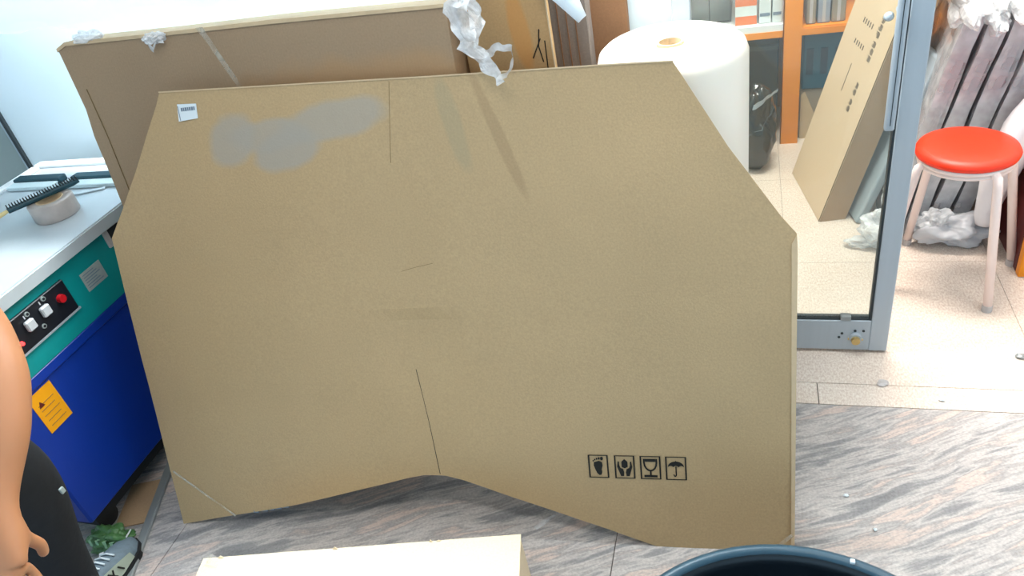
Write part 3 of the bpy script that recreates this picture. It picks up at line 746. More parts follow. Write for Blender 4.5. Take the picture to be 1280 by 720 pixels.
for k in range(26):
    p = pa.lerp(pb, (k+.5)/26)
    tube(b_, [p+Vector((0.004, -0.002, 0.006)), p+Vector((0.008, -0.006, 0.014))], [0.0018, 0.0014], 5)
    tube(b_, [p+Vector((-0.004, 0.002, 0.006)), p+Vector((-0.006, 0.004, 0.015))], [0.0018, 0.0014], 5)
obj('bristles', b_, m_rubber, hd_)['kind'] = 'stuff'
b_ = B(); tube(b_, [pb, pb.lerp(pc, .15), pb.lerp(pc, .6), pc], [0.005, 0.007, 0.007, 0.006], 12); obj('handle', b_, m_wood, t)
b_ = B(); box(b_, -1.915, -1.785, 1.515, 1.53, 0.7708, 0.776, 0.002, mat4=Matrix.Translation((-1.85, 1.52, 0)) @ Matrix.Rotation(0.35, 4, 'Z') @ Matrix.Translation((1.85, -1.52, 0)))
tag(obj('steel_ruler', b_, m_steel, loc=(-1.85, 1.52, 0.771)), 'thin steel strip lying between the brush and the dark guide bars', 'tool')

# ---------------------------------------------------------------- near carton, tub
ang = math.radians(12)
t = thing('near_carton', 'pale cardboard carton in the foreground with torn top edge', 'carton', (-0.471, 0.927, 0), ang)
Mn = WM[t.name]
def nb(x0, x1, y0, y1, z0, z1, bev=0.0, m_=None, name='part', seg=1):
    b_ = B(); box(b_, x0, x1, y0, y1, z0, z1, bev); bmesh.ops.transform(b_, matrix=Mn, verts=b_.verts); return obj(name, b_, m_, t)
nb(-0.745, 0, -0.34, 0, 0, 0.196, 0.002, m_near, 'carton_body')
nb(-0.747, 0.0025, -0.168, 0.0015, 0.1962, 0.1995, 0.001, m_near, 'top_flap')
nb(-0.747, 0.0025, -0.34, -0.172, 0.1962, 0.1995, 0.001, m_near, 'top_flap')
for x, w, h in ((-0.71, 0.016, 0.007), (-0.43, 0.012, 0.008), (-0.205, 0.008, 0.008), (-0.19, 0.014, 0.004)):
    b_ = B(); prism(b_, [(x, 0.1995), (x+w, 0.1995), (x+w*0.6, 0.1995+h)], 0.0015, org=(0, -0.002, 0))
    bmesh.ops.transform(b_, matrix=Mn, verts=b_.verts); obj('torn_edge', b_, m_near, t)
b_ = B(); ribbon(b_, [(-0.745, 0.0, 0.1), (-0.748, 0.003, 0.19), (-0.73, -0.005, 0.204), (-0.70, -0.02, 0.2035)], [0.02, 0.03, 0.03, 0.02], (0.2, 1, 0), 0.004, 4)
bmesh.ops.transform(b_, matrix=Mn, verts=b_.verts); obj('torn_tape', b_, m_tape, t)

TUX, TUY, TUR, TUH = 0.086, 0.598, 0.302, 0.295
t = thing('plastic_tub', 'large round black plastic tub in the foreground below the big flat carton', 'tub', (TUX, TUY, 0))
prof = [(0, 0.0), (0.24, 0.0), (0.25, 0.01), (TUR-0.012, TUH-0.02), (TUR-0.012, TUH-0.004), (TUR-0.018, TUH-0.004), (TUR-0.022, TUH-0.03), (0.245, 0.018), (0.235, 0.010), (0, 0.010)]
b_ = B(); lathe(b_, prof, (TUX, TUY, 0), 64, sx=1.08); obj('tub_body', b_, m_tub, t, smooth=True)
b_ = B(); wob = lambda a, z: 0.004*math.sin(a*2+1)
lathe(b_, [(TUR-0.018, TUH-0.006), (TUR-0.016, TUH+0.002), (TUR-0.004, TUH+0.004), (TUR+0.003, TUH-0.002), (TUR+0.004, TUH-0.018), (TUR+0.001, TUH-0.018), (TUR-0.003, TUH-0.008), (TUR-0.018, TUH-0.006)], (TUX, TUY, 0), 72, sx=1.08)
obj('rim', b_, m_tubrim, t, smooth=True)
b_ = B(); prism(b_, [(-0.010, -0.02), (0.012, -0.02), (0.006, 0.008), (-0.004, 0.026), (-0.008, 0.024)], 0.004, org=(0.318, 0.838, 0.296), U=(0.8, -0.6, 0), V=(0.1, 0.1, 1), N=(0.6, 0.8, 0)); obj('rim_tab', b_, m_grayst, t)
b_ = B(); box(b_, 0.178, 0.186, 0.872, 0.880, 0.297, 0.304, 0.001); obj('rim_chip', b_, m_label, t)

# ---------------------------------------------------------------- stool
def stool(cx, cy):
    t = thing('round_stool', 'round stool with red padded seat and white metal legs beside the glass door', 'stool', (cx, cy, 0))
    b_ = B(); lathe(b_, [(0, 0.432), (0.126, 0.432), (0.132, 0.436), (0.134, 0.444), (0.128, 0.455), (0.110, 0.461), (0.06, 0.464), (0, 0.465)], (cx, cy, 0), 48); obj('seat', b_, m_red, t, smooth=True)
    b_ = B(); lathe(b_, [(0, 0.418), (0.118, 0.418), (0.127, 0.420), (0.130, 0.432), (0, 0.432)], (cx, cy, 0), 48); obj('seat_pan', b_, m_whitem, t, smooth=True)
    b_ = B(); R_ = 0.118
    tube(b_, [(cx+R_*math.cos(a), cy+R_*math.sin(a), 0.412) for a in [2*math.pi*j/36 for j in range(37)]], 0.007, 8, cap=False); obj('support_ring', b_, m_whitem, t, smooth=True)
    for fx, fy in ((0.681, 2.000), (0.798, 2.240), (0.521, 2.368), (0.405, 2.120)):
        d = Vector((fx-cx, fy-cy, 0)); u = d.normalized()
        top_ = Vector((cx, cy, 0)) + u*0.128
        b_ = B(); tube(b_, [top_-u*0.05+Vector((0, 0, .422)), top_-u*0.012+Vector((0, 0, .422)), top_+u*0.006+Vector((0, 0, .410)), top_+u*0.012+Vector((0, 0, .385)), Vector((fx, fy, 0.02))], [0.0125, 0.0125, 0.0125, 0.0125, 0.0125], 14)
        lg = obj('leg', b_, m_whitem, t, smooth=True)
        b_ = B(); tube(b_, [(fx-u.x*.0006, fy-u.y*.0006, 0.022), (fx, fy, 0.0)], [0.0145, 0.014], 14); obj('rubber_foot', b_, m_panele, lg)
stool(0.600, 2.180)

# ---------------------------------------------------------------- inner room
def rackpost(x, y, h, parent):
    b_ = B(); box(b_, x, x+0.072, y, y+0.004, 0, h); box(b_, x, x+0.004, y, y+0.045, 0, h); return obj('post', b_, m_orange, parent)
t = thing('storage_rack', 'orange metal storage rack with white shelf seen through the glass door', 'shelf', (0.2, 3.4, 0))
for x in (0.138, 1.05, -0.78):
    for y in (3.190, 3.60): rackpost(x, y, 1.9, t)
for z in (0.505, 1.15):
    for x0, x1 in ((-0.708, 0.138), (0.21, 1.05)):
        b_ = B(); box(b_, x0, x1, 3.196, 3.235, z-0.032, z-0.006); obj('shelf_beam', b_, m_orange, t)
        b_ = B(); box(b_, x0-.04, x1+.04, 3.20, 3.62, z-0.006, z+0.020 if x0 < 0 else z); obj('shelf_board', b_, m_shelfw if x0 < 0 else m_orange, t)
SZ = 0.526
t = thing('orange_white_carton', 'small orange and white box on the white shelf, left of the white boxes', 'box', (-0.01, 3.3, SZ))
b_ = B(); box(b_, -0.048, 0.036, 3.235, 3.38, SZ, SZ+0.035); obj('lower_half', b_, m_or2, t)
b_ = B(); box(b_, -0.048, 0.036, 3.235, 3.38, SZ+.035, SZ+0.075); obj('white_band', b_, m_white, t)
b_ = B(); box(b_, -0.048, 0.036, 3.235, 3.38, SZ+.075, SZ+0.16); obj('upper_half', b_, m_or2, t)
for k, (a, c, lb) in enumerate(((0.045, 0.091, 'white box on the shelf next to the orange and white box'), (0.096, 0.134, 'narrow white box on the shelf against the orange post'))):
    t = thing('white_carton', lb, 'box', ((a+c)/2, 3.3, SZ), group='white boxes on the rack shelf')
    b_ = B(); box(b_, a, c, 3.23, 3.38, SZ, SZ+0.16, 0.002); obj('carton_body', b_, m_white, t)
    b_ = B(); box(b_, a+.003, c-.003, 3.2285, 3.2302, SZ+.030, SZ+0.042); obj('print_band', b_, m_labelink, t)
t = thing('display_cabinet', 'grey glass-fronted cabinet on the white shelf behind the roll', 'cabinet', (-0.15, 3.4, SZ))
b_ = B(); box(b_, -0.30, -0.065, 3.30, 3.58, SZ, SZ+0.42); obj('cabinet_body', b_, mat('cabinet_grey', (88, 92, 98), 0.5, var=.2, scale=6), t)
for a, c in ((-0.235, -0.155), (-0.15, -0.072)):
    b_ = B(); box(b_, a, c, 3.286, 3.298, SZ+.012, SZ+0.41); obj('glass_door', b_, m_darkglass, t)
b_ = B(); box(b_, -0.30, -0.24, 3.285, 3.299, SZ, SZ+0.42); obj('cabinet_frame', b_, m_alu, t)
# stuff on right bay of shelf
S2 = 0.506
for k, (a, c, mm, lb) in enumerate(((0.225, 0.262, m_greyw, 'tan carton on the orange shelf next to the post'), (0.268, 0.315, mat('grey_plastic', (150, 156, 168), .4), 'grey wrapped packet on the orange shelf between two tan cartons'), (0.320, 0.372, m_greyw, 'tan carton on the orange shelf behind the top of the long carton'))):
    t = thing('shelf_packet', lb, 'packet', ((a+c)/2, 3.3, S2))
    b_ = B(); box(b_, a, c, 3.225, 3.40, S2, S2+0.17, 0.004); obj('packet_body', b_, mm, t)
    b_ = B(); box(b_, (a+c)/2-.006, (a+c)/2+.006, 3.2235, 3.2248, S2+.004, S2+.166); obj('tape_strip', b_, m_panele, t)
t = thing('teal_crate', 'dark teal crate under the orange shelf behind the long carton', 'crate', (0.31, 3.4, 0.25))
b_ = B(); box(b_, 0.222, 0.52, 3.24, 3.56, 0.225, 0.462, 0.004); obj('crate_body', b_, m_tealb, t)
b_ = B()
for k in range(5): box(b_, 0.235+.055*k, 0.262+.055*k, 3.2365, 3.241, 0.29, 0.40)
obj('crate_slot', b_, mat('crate_dark', (26, 52, 66), .6), t)
t = thing('small_brown_carton', 'small brown carton on the floor behind the long leaning carton', 'carton', (0.3, 3.4, 0))
b_ = B(); box(b_, 0.216, 0.54, 3.245, 3.56, 0.0, 0.224, 0.003); obj('carton_body', b_, m_greyw, t)
b_ = B(); prism(b_, [(0.220, 0.0), (0.32, 0.0), (0.262, 0.15), (0.235, 0.215), (0.220, 0.20)], 0.006, org=(0, 3.236, 0)); obj('open_flap', b_, m_edge, t)
# dark back boards behind void
t = thing('dark_crate', 'dark plastic crate under the white shelf behind the black bag', 'crate', (-0.1, 3.45, 0))
b_ = B(); box(b_, -0.66, 0.128, 3.33, 3.60, 0.0, 0.44, 0.004); obj('crate_body', b_, mat('dark_crate_plastic', (44, 52, 54), .6), t)
b_ = B(); box(b_, -0.66, 0.128, 3.322, 3.33, 0.38, 0.40); obj('crate_ridge', b_, mat('dark_crate_edge', (70, 78, 80), .5), t)
t = thing('black_bag', 'shiny black plastic bag on the floor beside the orange rack post', 'bag', (0.03, 3.03, 0))
b_ = crumple((0.020, 3.01, 0.165), (0.112, 0.10, 0.175), 0.35, 1.2, 4, 5, flat=0.93); obj('bag_body', b_, m_bagb, t, smooth=True)
b_ = B(); ribbon(b_, [(0.0, 2.94, 0.27), (0.06, 2.91, 0.325), (0.115, 2.93, 0.36)], [0.02, 0.03, 0.012], (0.2, 0, 0.9), 0.010, 3); obj('bag_fold', b_, mat('pale_fold', (160, 170, 178), .3), t)
b_ = B(); ribbon(b_, [(-0.02, 2.915, 0.16), (0.05, 2.90, 0.21), (0.10, 2.905, 0.29)], [0.01, 0.02, 0.016], (0.5, 0, 0.7), 0.012, 8); obj('bag_fold', b_, mat('grey_fold', (100, 108, 112), .3), t)

# long carton leaning right
tl = math.radians(16.3)
t = thing('long_carton', 'long tan carton with rows of printed marks leaning right behind the glass door', 'carton', (0.258, 2.538, 0.0))
ML = Matrix.Translation((0.252, 2.525, 0.0)) @ Matrix.Rotation(math.radians(-1.5) , 4, 'Z') @ Matrix.Rotation(math.radians(12.5), 4, 'Z') @ Matrix.Rotation(tl, 4, 'Y')
b_ = B(); box(b_, 0.0, 0.092, 0.0, 0.395, 0.0, 1.15, 0.002); o = rot_obj('carton_body', b_, m_long, t, ML)
b_ = B(); box(b_, 0.004, 0.091, -0.0012, 0.001, 0.002, 1.148); rot_obj('end_panel', b_, m_longside, t, ML)
b_ = B(); tube(b_, [(0.0, -0.0005, 0.003), (0.0, -0.0005, 1.147)], 0.0016, 6); rot_obj('edge_fold', b_, m_crease, t, ML)
b_ = B(); rnd = random.Random(3)
def glyph(b_, y, z, w, h):
    # a blurred character: a few short strokes in a cell
    for k in range(4):
        zz = z + h*(k+.2)/4.0; box(b_, -0.0008, 0.0, y+rnd.uniform(0, .2)*w, y+w*rnd.uniform(.7, 1), zz, zz+h*0.10)
    box(b_, -0.0009, 0.0, y+w*.42, y+w*.54, z, z+h); box(b_, -0.0009, 0.0, y+w*.1, y+w*.2, z+h*.2, z+h*.8)
for (y0, z0, n_, w, h, st) in ((0.095, 0.565, 3, 0.034, 0.020, 0.024), (0.095, 0.645, 3, 0.034, 0.020, 0.024), (0.105, 0.385, 2, 0.030, 0.020, 0.024), (0.105, 0.445, 2, 0.030, 0.020, 0.024)):
    for k in range(n_): glyph(b_, y0, z0+k*st, w, h)
for k in range(5): box(b_, -0.0008, 0, 0.255-0.021*k, 0.262-0.021*k, 0.655, 0.672)
for k in range(5): box(b_, -0.0008, 0, 0.265-0.021*k, 0.272-0.021*k, 0.580, 0.596)
box(b_, -0.0008, 0, 0.225, 0.229, 0.42, 0.52)
rot_obj('printed_marks', b_, m_inkfade, t, ML)['kind'] = 'stuff'

# foam sheet, wrapped panels
Mf = Matrix.Translation((0.372, 2.50, 0.0)) @ Matrix.Rotation(math.radians(12), 4, 'Z') @ Matrix.Rotation(math.radians(19.5), 4, 'Y')
t = thing('foam_sheet', 'pale blue-grey foam sheet leaning right against the long carton side', 'foam sheet', (0.372, 2.50, 0))
b_ = B(); box(b_, 0.0, 0.034, 0, 0.30, 0.005, 0.62, 0.010, seg=3); rot_obj('sheet', b_, m_foam, t, Mf)
b_ = B(); box(b_, -0.0005, 0.0345, -0.001, 0.004, 0.30, 0.31); rot_obj('tape_strip', b_, m_tape, t, Mf)
plabs = ['leftmost of the film-wrapped grey panels leaning right behind the stool', 'second from left of the film-wrapped grey panels behind the stool',
         'third from left of the film-wrapped grey panels behind the stool', 'rightmost of the film-wrapped grey panels, next to the white foam roll']
for k in range(4):
    x = 0.448+0.066*k; y = 2.44
    t = thing('wrapped_panel', plabs[k], 'panel', (x, y, 0), group='wrapped grey panels leaning behind the stool')
    Mp = Matrix.Translation((x, y, 0.0)) @ Matrix.Rotation(math.radians(-4), 4, 'Z') @ Matrix.Rotation(math.radians(12.0), 4, 'Y')
    H_ = (0.76, 0.74, 0.77, 0.72)[k]
    b_ = B(); box(b_, 0, 0.040, 0, 0.46, 0.0, H_, 0.002); rot_obj('panel_board', b_, m_panel, t, Mp)
    b_ = B(); box(b_, -0.003, 0.015, -0.008, 0.0, 0.0, H_+.003, 0.003); rot_obj('edge_guard', b_, m_panele, t, Mp)
    b_ = B(); box(b_, -0.006, 0.046, -0.016, 0.47, 0.01, H_+.01)
    bmesh.ops.subdivide_edges(b_, edges=b_.edges[:], cuts=7, use_grid_fill=True)
    for v in b_.verts:
        q = v.co*13+Vector((k*7, 0, 0)); v.co += Vector((noise.noise(q)*0.008, noise.noise(q+Vector((4, 4, 4)))*0.010, 0))
    rot_obj('film_wrap', b_, m_wrap, t, Mp)
    b_ = crumple((0.012, 0.12, H_+0.012), (0.045, 0.19, 0.050), 0.5, 1.6, 20+k, 4); rot_obj('bunched_film', b_, m_bagw, t, Mp)
t = thing('plastic_bag', 'clear shiny plastic bag on the floor behind the glass door beside the foam sheet', 'bag', (0.45, 2.38, 0))
b_ = crumple((0.435, 2.385, 0.055), (0.055, 0.05, 0.060), 0.6, 2.0, 31, 4, flat=0.9); obj('bag_body', b_, m_film, t)
b_ = crumple((0.472, 2.43, 0.13), (0.03, 0.03, 0.07), 0.6, 2.0, 35, 4); obj('bag_neck', b_, m_film, t)
b_ = crumple((0.40, 2.36, 0.018), (0.06, 0.03, 0.018), 0.5, 2.0, 33, 3, flat=0.9); obj('loose_corner', b_, m_bagw, t)
t = thing('milky_bag', 'milky white plastic bag on the floor between the stool legs', 'bag', (0.68, 2.38, 0))
b_ = crumple((0.655, 2.375, 0.050), (0.095, 0.06, 0.055), 0.55, 1.7, 41, 5, flat=0.88); obj('bag_body', b_, milky('milky_bag_plastic', (226, 228, 232), 0.4), t, smooth=True)
b_ = crumple((0.60, 2.37, 0.09), (0.04, 0.03, 0.04), 0.5, 1.9, 44, 4); obj('bag_neck', b_, m_bagw, t)

# white foam rolls and orange bin on the right
t = thing('orange_bin', 'low orange metal bin at the right edge behind the stool', 'bin', (1.05, 2.5, 0))
b_ = B(); box(b_, 0.802, 1.30, 2.17, 2.20, 0, 0.33, 0.003); obj('front_panel', b_, m_orange, t)
b_ = B(); box(b_, 0.802, 0.825, 2.20, 2.74, 0, 0.33, 0.003); obj('side_panel', b_, m_darkred, t)
b_ = B(); box(b_, 0.802, 1.30, 2.17, 2.76, 0.33, 0.352, 0.003); obj('top_board', b_, m_orange, t)
t = thing('foam_roll', 'white foam roll leaning beside the wrapped panels at the right edge', 'packing roll', (0.9, 2.5, 0.352))
b_ = B(); tube(b_, [(0.915, 2.46, 0.385), (0.92, 2.465, 0.42), (1.03, 2.50, 1.2)], [0.118, 0.125, 0.125], 40)
for v in b_.verts: v.co += Vector((noise.noise(v.co*14), noise.noise(v.co*14+Vector((3, 3, 3))), 0))*0.006
obj('roll_body', b_, m_foamw, t, smooth=True)
b_ = B(); tube(b_, [(1.03, 2.52, 1.2), (1.0303, 2.5201, 1.203)], [0.04, 0.04], 20); obj('roll_core', b_, m_panele, t)
t = thing('hanging_sack', 'white plastic sack hanging down between the wrapped panels and the orange bin', 'bag', (0.76, 2.3, 0.3))
b_ = B(); tube(b_, [(0.725, 2.33, 0.10), (0.728, 2.33, 0.18), (0.742, 2.33, 0.28), (0.775, 2.34, 0.42), (0.82, 2.36, 0.54)], [0.020, 0.040, 0.048, 0.050, 0.03], 22)
bmesh.ops.subdivide_edges(b_, edges=b_.edges[:], cuts=2, use_grid_fill=True)
for v in b_.verts: v.co += Vector((noise.noise(v.co*18), noise.noise(v.co*18+Vector((3, 3, 3))), 0))*0.014
obj('sack_body', b_, m_foamw, t, smooth=True)
t = thing('tall_carton', 'brown tall carton behind the wrapped panels against the far wall', 'carton', (0.72, 3.05, 0))
b_ = B(); box(b_, 0.60, 0.80, 3.00, 3.16, 0, 0.92, 0.003); obj('carton_body', b_, m_boxB, t)
b_ = B(); box(b_, 0.69, 0.71, 2.9985, 3.0, 0.01, 0.91); obj('tape_strip', b_, m_edge, t)

# ---------------------------------------------------------------- bits on the floor
def bit(name, label, cat, c, s, m, seed, grp=None):
    b_ = crumple((c[0], c[1], s[2]*0.9), s, 0.5, 1.6, seed, 2, flat=0.85); tag(obj(name, b_, m, loc=(c[0], c[1], 0)), label, cat, grp)
bit('paper_scrap', 'tiny white scrap on the streaked stone floor, nearer the big carton', 'scrap', (0.229, 1.267), (0.006, 0.004, 0.003), m_label, 1)
bit('paper_scrap', 'tiny white scrap on the streaked stone floor, nearer the black tub', 'scrap', (0.281, 1.175), (0.004, 0.004, 0.004), m_label, 2)
bit('grey_fluff', 'small grey fluff on the pale floor below the door lock', 'scrap', (0.358, 1.664), (0.014, 0.012, 0.004), m_panele, 3)
bit('foil_scrap', 'small shiny scrap on the threshold seam', 'scrap', (0.495, 1.611), (0.008, 0.007, 0.004), m_label, 4)
bit('dark_scrap', 'small dark metal scrap on the pale floor at the right edge', 'scrap', (0.716, 1.791), (0.012, 0.010, 0.006), m_stripd, 5)
b_ = B(); ribbon(b_, [(-0.505, 1.085, 0.002), (-0.485, 1.105, 0.006), (-0.462, 1.13, 0.003)], [0.012, 0.016, 0.008], (0.8, -0.5, 0), 0.003, 2)
tag(obj('film_scrap', b_, m_film, loc=(-0.487, 1.1, 0)), 'small strip of clear film on the floor right of the pale carton', 'plastic film')
# metal strip on the floor and bag beside the machine
b_ = B(); box(b_, -0.0125, 0.0125, -0.25, 0.25, 0, 0.012, 0.002); bmesh.ops.transform(b_, matrix=Matrix.Translation((-1.612, 0.95, 0)) @ Matrix.Rotation(math.radians(20), 4, 'Z'), verts=b_.verts)
tag(obj('metal_strip', b_, m_stripd, loc=(-1.612, 0.95, 0)), 'flat grey metal strip lying on the floor beside the blue machine', 'metal strip')
b_ = B(); box(b_, -0.05, 0.045, -0.08, 0.08, 0, 0.004); bmesh.ops.transform(b_, matrix=Matrix.Translation((-1.70, 1.03, 0)) @ Matrix.Rotation(math.radians(20), 4, 'Z'), verts=b_.verts)
tag(obj('cardboard_scrap', b_, m_longside, loc=(-1.70, 1.03, 0)), 'brown flat scrap on the floor between machine and metal strip', 'cardboard')
t = thing('green_bag', 'crumpled green plastic bag on the floor at the machine corner', 'bag', (-1.69, 0.905, 0))
b_ = crumple((-1.680, 0.895, 0.022), (0.062, 0.036, 0.026), 0.55, 1.9, 51, 5, flat=0.85); obj('bag_body', b_, mat('green_bag_plastic', (74, 116, 66), .3, var=.35, scale=30, bump=.9, bscale=40), t, smooth=True)
for k in range(4):
    b_ = B(); ribbon(b_, [(-1.725+.026*k, 0.880, 0.040), (-1.722+.026*k, 0.866, 0.048), (-1.716+.026*k, 0.858, 0.030)], [0.010, 0.010, 0.006], (1, 0.2, 0), 0.003, k)
    obj('glossy_fold', b_, mat('pale_green_plastic', (150, 190, 150), .2), t)
b_ = B(); tube(b_, [(-1.635, 0.925, 0.03), (-1.622, 0.88, 0.035), (-1.615, 0.83, 0.03), (-1.612, 0.79, 0.01)], 0.0022, 6)
tag(obj('white_string', b_, m_plastic_st, loc=(-1.62, 0.86, 0)), 'thin white string lying over the metal strip beside the green bag', 'string')
t = thing('twisted_wrapper', 'white twisted plastic wrapper on the floor between shoe and metal strip', 'wrapper', (-1.64, 0.81, 0))
b_ = B(); ribbon(b_, [(-1.668, 0.845, 0.03), (-1.655, 0.835, 0.045), (-1.640, 0.815, 0.03), (-1.632, 0.785, 0.02), (-1.622, 0.76, 0.01)], [0.010, 0.018, 0.010, 0.016, 0.02], (0.9, 0.3, 0.2), 0.005, 7); obj('wrapper_film', b_, m_foamw, t)

# ---------------------------------------------------------------- person
def skinobj(name, nodes, edges, m, parent, root=0, sub=2):
    me_ = bpy.data.meshes.new(name)
    base = WM[parent.name].to_translation()
    me_.from_pydata([tuple(Vector(n_[0])-base) for n_ in nodes], edges, [])
    o = bpy.data.objects.new(name, me_); COL.objects.link(o); o.parent = parent; me_.materials.append(m)
    md = o.modifiers.new('skin', 'SKIN'); md.use_smooth_shade = True
    for i, n_ in enumerate(nodes):
        r = n_[1]; r = (r, r) if not hasattr(r, '__len__') else r
        me_.skin_vertices[0].data[i].radius = r; me_.skin_vertices[0].data[i].use_root = (i == root)
    sd = o.modifiers.new('smooth', 'SUBSURF'); sd.levels = sub; sd.render_levels = sub
    WM[o.name] = WM[parent.name].copy()
    return o
P = thing('person', 'person in black trousers standing at the left edge with bare arm hanging', 'person', (-1.56, 0.60, 0))
nodes = [((-1.52, 0.57, 0.93), (0.15, 0.10)),     # 0 pelvis
         ((-1.52, 0.575, 1.12), (0.135, 0.095)), ((-1.52, 0.59, 1.32), (0.15, 0.10)), ((-1.52, 0.60, 1.42), (0.09, 0.07)), ((-1.52, 0.605, 1.49), 0.052), ((-1.52, 0.62, 1.56), 0.06),   # 1-5 torso, neck
         ((-1.52, 0.625, 1.62), (0.078, 0.09)), ((-1.52, 0.62, 1.70), (0.068, 0.08)),     # 6,7 head
         ((-1.34, 0.60, 1.385), 0.058), ((-1.265, 0.68, 1.10), 0.046), ((-1.215, 0.695, 0.965), 0.043), ((-1.163, 0.640, 0.895), 0.045), ((-1.135, 0.575, 0.835), 0.040),  # 8-12 right arm
         ((-1.126, 0.513, 0.778), 0.030), ((-1.114, 0.478, 0.748), 0.027), ((-1.096, 0.448, 0.712), (0.036, 0.022)), ((-1.090, 0.425, 0.680), (0.036, 0.018)),  # 13-16 wrist, palm
         ((-1.70, 0.60, 1.385), 0.058), ((-1.80, 0.60, 1.10), 0.045), ((-1.78, 0.70, 0.92), 0.036), ((-1.765, 0.775, 0.86), 0.026), ((-1.76, 0.80, 0.845), (0.034, 0.02)),  # 17-21 left arm
         ((-1.430, 0.585, 0.86), 0.092), ((-1.475, 0.715, 0.50), 0.058), ((-1.560, 0.700, 0.22), 0.042), ((-1.585, 0.700, 0.10), 0.036),  # 22-25 right leg
         ((-1.615, 0.555, 0.86), 0.092), ((-1.700, 0.62, 0.50), 0.058), ((-1.760, 0.50, 0.22), 0.045), ((-1.770, 0.47, 0.10), 0.036)]   # 26-29 left leg
edges = [(0,1),(1,2),(2,3),(3,4),(4,5),(5,6),(6,7),(3,8),(8,9),(9,10),(10,11),(11,12),(12,13),(13,14),(14,15),(15,16),(3,17),(17,18),(18,19),(19,20),(20,21),
         (0,22),(22,23),(23,24),(24,25),(0,26),(26,27),(27,28),(28,29)]
def addfinger(base_i, pts, radii):
    prev = base_i
    for p, r in zip(pts, radii):
        nodes.append((p, r)); edges.append((prev, len(nodes)-1)); prev = len(nodes)-1
# right hand: fingers hang down and curl inwards, thumb forward
bx = Vector((-1.090, 0.425, 0.680))
for k, (oy, ln) in enumerate(((0.026, 0.072), (0.009, 0.080), (-0.009, 0.074), (-0.026, 0.058))):
    b0 = bx + Vector((0.002, oy, -0.012)); b1 = b0 + Vector((0.004, oy*0.25-0.008, -ln*0.48)); b2 = b1 + Vector((-0.014, -0.004, -ln*0.30)); b3 = b2 + Vector((-0.018, 0, -ln*0.14))
    addfinger(16, [tuple(b0), tuple(b1), tuple(b2), tuple(b3)], [0.0095, 0.0088, 0.008, 0.0065])
addfinger(15, [(-1.100, 0.482, 0.695), (-1.098, 0.492, 0.665), (-1.104, 0.488, 0.640)], [0.012, 0.010, 0.008])
lb = Vector((-1.76, 0.80, 0.845))
for k, (ox, ln) in enumerate(((0.027, 0.068), (0.009, 0.078), (-0.009, 0.072), (-0.027, 0.056))):
    b0 = lb + Vector((ox, 0.014, -0.006)); b1 = b0 + Vector((ox*.2, ln*.45, -0.018)); b2 = b1 + Vector((0, ln*.25, -0.020))
    addfinger(21, [tuple(b0), tuple(b1), tuple(b2)], [0.0095, 0.0088, 0.0075])
addfinger(20, [(-1.725, 0.80, 0.845), (-1.715, 0.83, 0.835)], [0.011, 0.008])
body = skinobj('body', nodes, edges, m_skin, P)
# face and hair
b_ = B(); lathe(b_, [(0, 0.0), (0.050, 0.005), (0.080, 0.04), (0.088, 0.09), (0.078, 0.135), (0.04, 0.162), (0, 0.168)], (-1.52, 0.595, 1.605), 28, sy=1.1)
for v in b_.verts:
    if v.co.y > 0.655 and v.co.z < 1.71: v.co.y = 0.655
obj('hair', b_, m_hair, P, smooth=True)
b_ = B(); prism(b_, [(-0.011, 0), (0.011, 0), (0.004, 0.045), (-0.004, 0.045)], 0.022, org=(-1.52, 0.70, 1.595)); obj('nose', b_, m_skin, P)
for s in (-1, 1):
    b_ = B(); bmesh.ops.create_icosphere(b_, subdivisions=2, radius=0.012); bmesh.ops.transform(b_, matrix=Matrix.Translation((-1.52+s*0.03, 0.705, 1.645)), verts=b_.verts); obj('eye', b_, m_label, P, smooth=True)
    b_ = B(); bmesh.ops.create_icosphere(b_, subdivisions=2, radius=0.02); bmesh.ops.transform(b_, matrix=Matrix.Translation((-1.52+s*0.082, 0.62, 1.63)) @ Matrix.Diagonal((.4, .8, 1.4, 1)), verts=b_.verts); obj('ear', b_, m_skin, P, smooth=True)
b_ = B(); tube(b_, [(-1.542, 0.703, 1.575), (-1.52, 0.711, 1.573), (-1.498, 0.703, 1.575)], [0.002, 0.005, 0.002], 8); obj('mouth', b_, m_redb, P)
# clothes
tn = [((-1.52, 0.57, 1.03), (0.170, 0.125)), ((-1.52, 0.57, 0.90), (0.185, 0.14)),
      ((-1.430, 0.59, 0.82), 0.105), ((-1.475, 0.715, 0.51), 0.079), ((-1.545, 0.705, 0.27), 0.066), ((-1.592, 0.702, 0.115), 0.068), ((-1.60, 0.700, 0.07), 0.066),
      ((-1.615, 0.56, 0.82), 0.105), ((-1.700, 0.62, 0.51), 0.079), ((-1.760, 0.50, 0.25), 0.068), ((-1.772, 0.47, 0.07), 0.066)]
skinobj('trousers', tn, [(0,1),(1,2),(2,3),(3,4),(4,5),(5,6),(1,7),(7,8),(8,9),(9,10)], m_black, P, 1)
sn = [((-1.52, 0.57, 0.84), (0.205, 0.16)), ((-1.52, 0.575, 1.08), (0.175, 0.135)), ((-1.52, 0.59, 1.32), (0.168, 0.115)), ((-1.52, 0.60, 1.42), (0.10, 0.08)),
      ((-1.34, 0.60, 1.385), 0.072), ((-1.295, 0.65, 1.20), 0.064), ((-1.70, 0.60, 1.385), 0.072), ((-1.76, 0.60, 1.20), 0.064)]
skinobj('t_shirt', sn, [(0,1),(1,2),(2,3),(3,4),(4,5),(3,6),(6,7)], m_black, P, 0)
b_ = B(); box(b_, -1.410, -1.404, 0.725, 0.735, 0.46, 0.475, 0.001); obj('pocket_stud', b_, m_grayst, P)
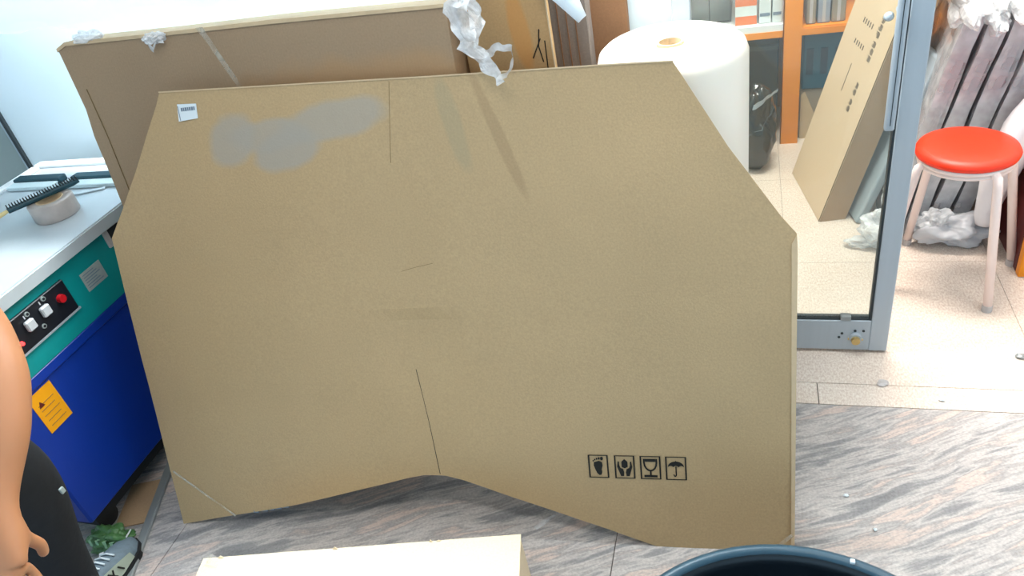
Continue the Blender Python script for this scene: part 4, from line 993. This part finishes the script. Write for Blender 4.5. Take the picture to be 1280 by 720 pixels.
def shoe(ax_, ay, dx, dy):
    f = Vector((dx, dy, 0)).normalized(); r = Vector((f.y, -f.x, 0)); A = Vector((ax_, ay, 0))
    def fr(u, s, z): return A + f*u + r*s + Vector((0, 0, z))
    secs = [(-0.075, 0.026, 0.085), (-0.05, 0.036, 0.105), (0.0, 0.039, 0.100), (0.05, 0.043, 0.082), (0.10, 0.048, 0.062), (0.14, 0.045, 0.050), (0.170, 0.030, 0.038), (0.182, 0.012, 0.026)]
    b_ = B(); rings = []
    for u, w, h in secs:
        rings.append([b_.verts.new(fr(u, w*math.cos(a)*(1 if math.sin(a) > -0.2 else .95), 0.015+(h-0.015)*max(0, math.sin(a)))) for a in [math.pi*j/12 for j in range(13)]])
    for i in range(len(rings)-1):
        for k in range(12): b_.faces.new((rings[i][k], rings[i][k+1], rings[i+1][k+1], rings[i+1][k]))
        b_.faces.new((rings[i][12], rings[i][0], rings[i+1][0], rings[i+1][12]))
    b_.faces.new(rings[0]); b_.faces.new(rings[-1][::-1])
    up_ = obj('shoe_upper', b_, m_shoe, P, smooth=True)
    b_ = B(); L_ = [(u, w+0.005) for u, w, h in secs]; pts_ = [fr(u, w, 0) for u, w in L_] + [fr(u, -w, 0) for u, w in L_[::-1]]
    prism(b_, [(p.x, p.y) for p in pts_], 0.022, org=(0, 0, 0), U=(1,0,0), V=(0,1,0), N=(0,0,1)); obj('shoe_sole', b_, m_rubber, P)
    b_ = B(); ribbon(b_, [fr(-0.03, 0.0400, 0.055), fr(0.02, 0.0435, 0.055), fr(0.07, 0.0475, 0.045), fr(0.12, 0.049, 0.036)], [0.04, 0.042, 0.036, 0.02], (0.30*r.x, 0.30*r.y, -0.95), 0.0, 0); obj('side_band', b_, m_shoeb, up_)
    b_ = B()
    for a, c in (((0.035, 0.070), (0.052, 0.040)), ((0.052, 0.066), (0.045, 0.054)), ((0.068, 0.056), (0.078, 0.036))):
        tube(b_, [fr(a[0], 0.0490, a[1]), fr(c[0], 0.0510, c[1])], 0.0022, 6)
    obj('band_mark', b_, m_ink, up_)
    b_ = B()
    for k in range(4): tube(b_, [fr(0.045+.018*k, -0.022, 0.080-.006*k), fr(0.045+.018*k, 0, 0.092-.008*k), fr(0.045+.018*k, 0.022, 0.080-.006*k)], 0.0025, 6)
    obj('laces', b_, m_label, up_)
shoe(-1.600, 0.725, -0.12, 1.0)
shoe(-1.775, 0.47, -0.2, 1.0)
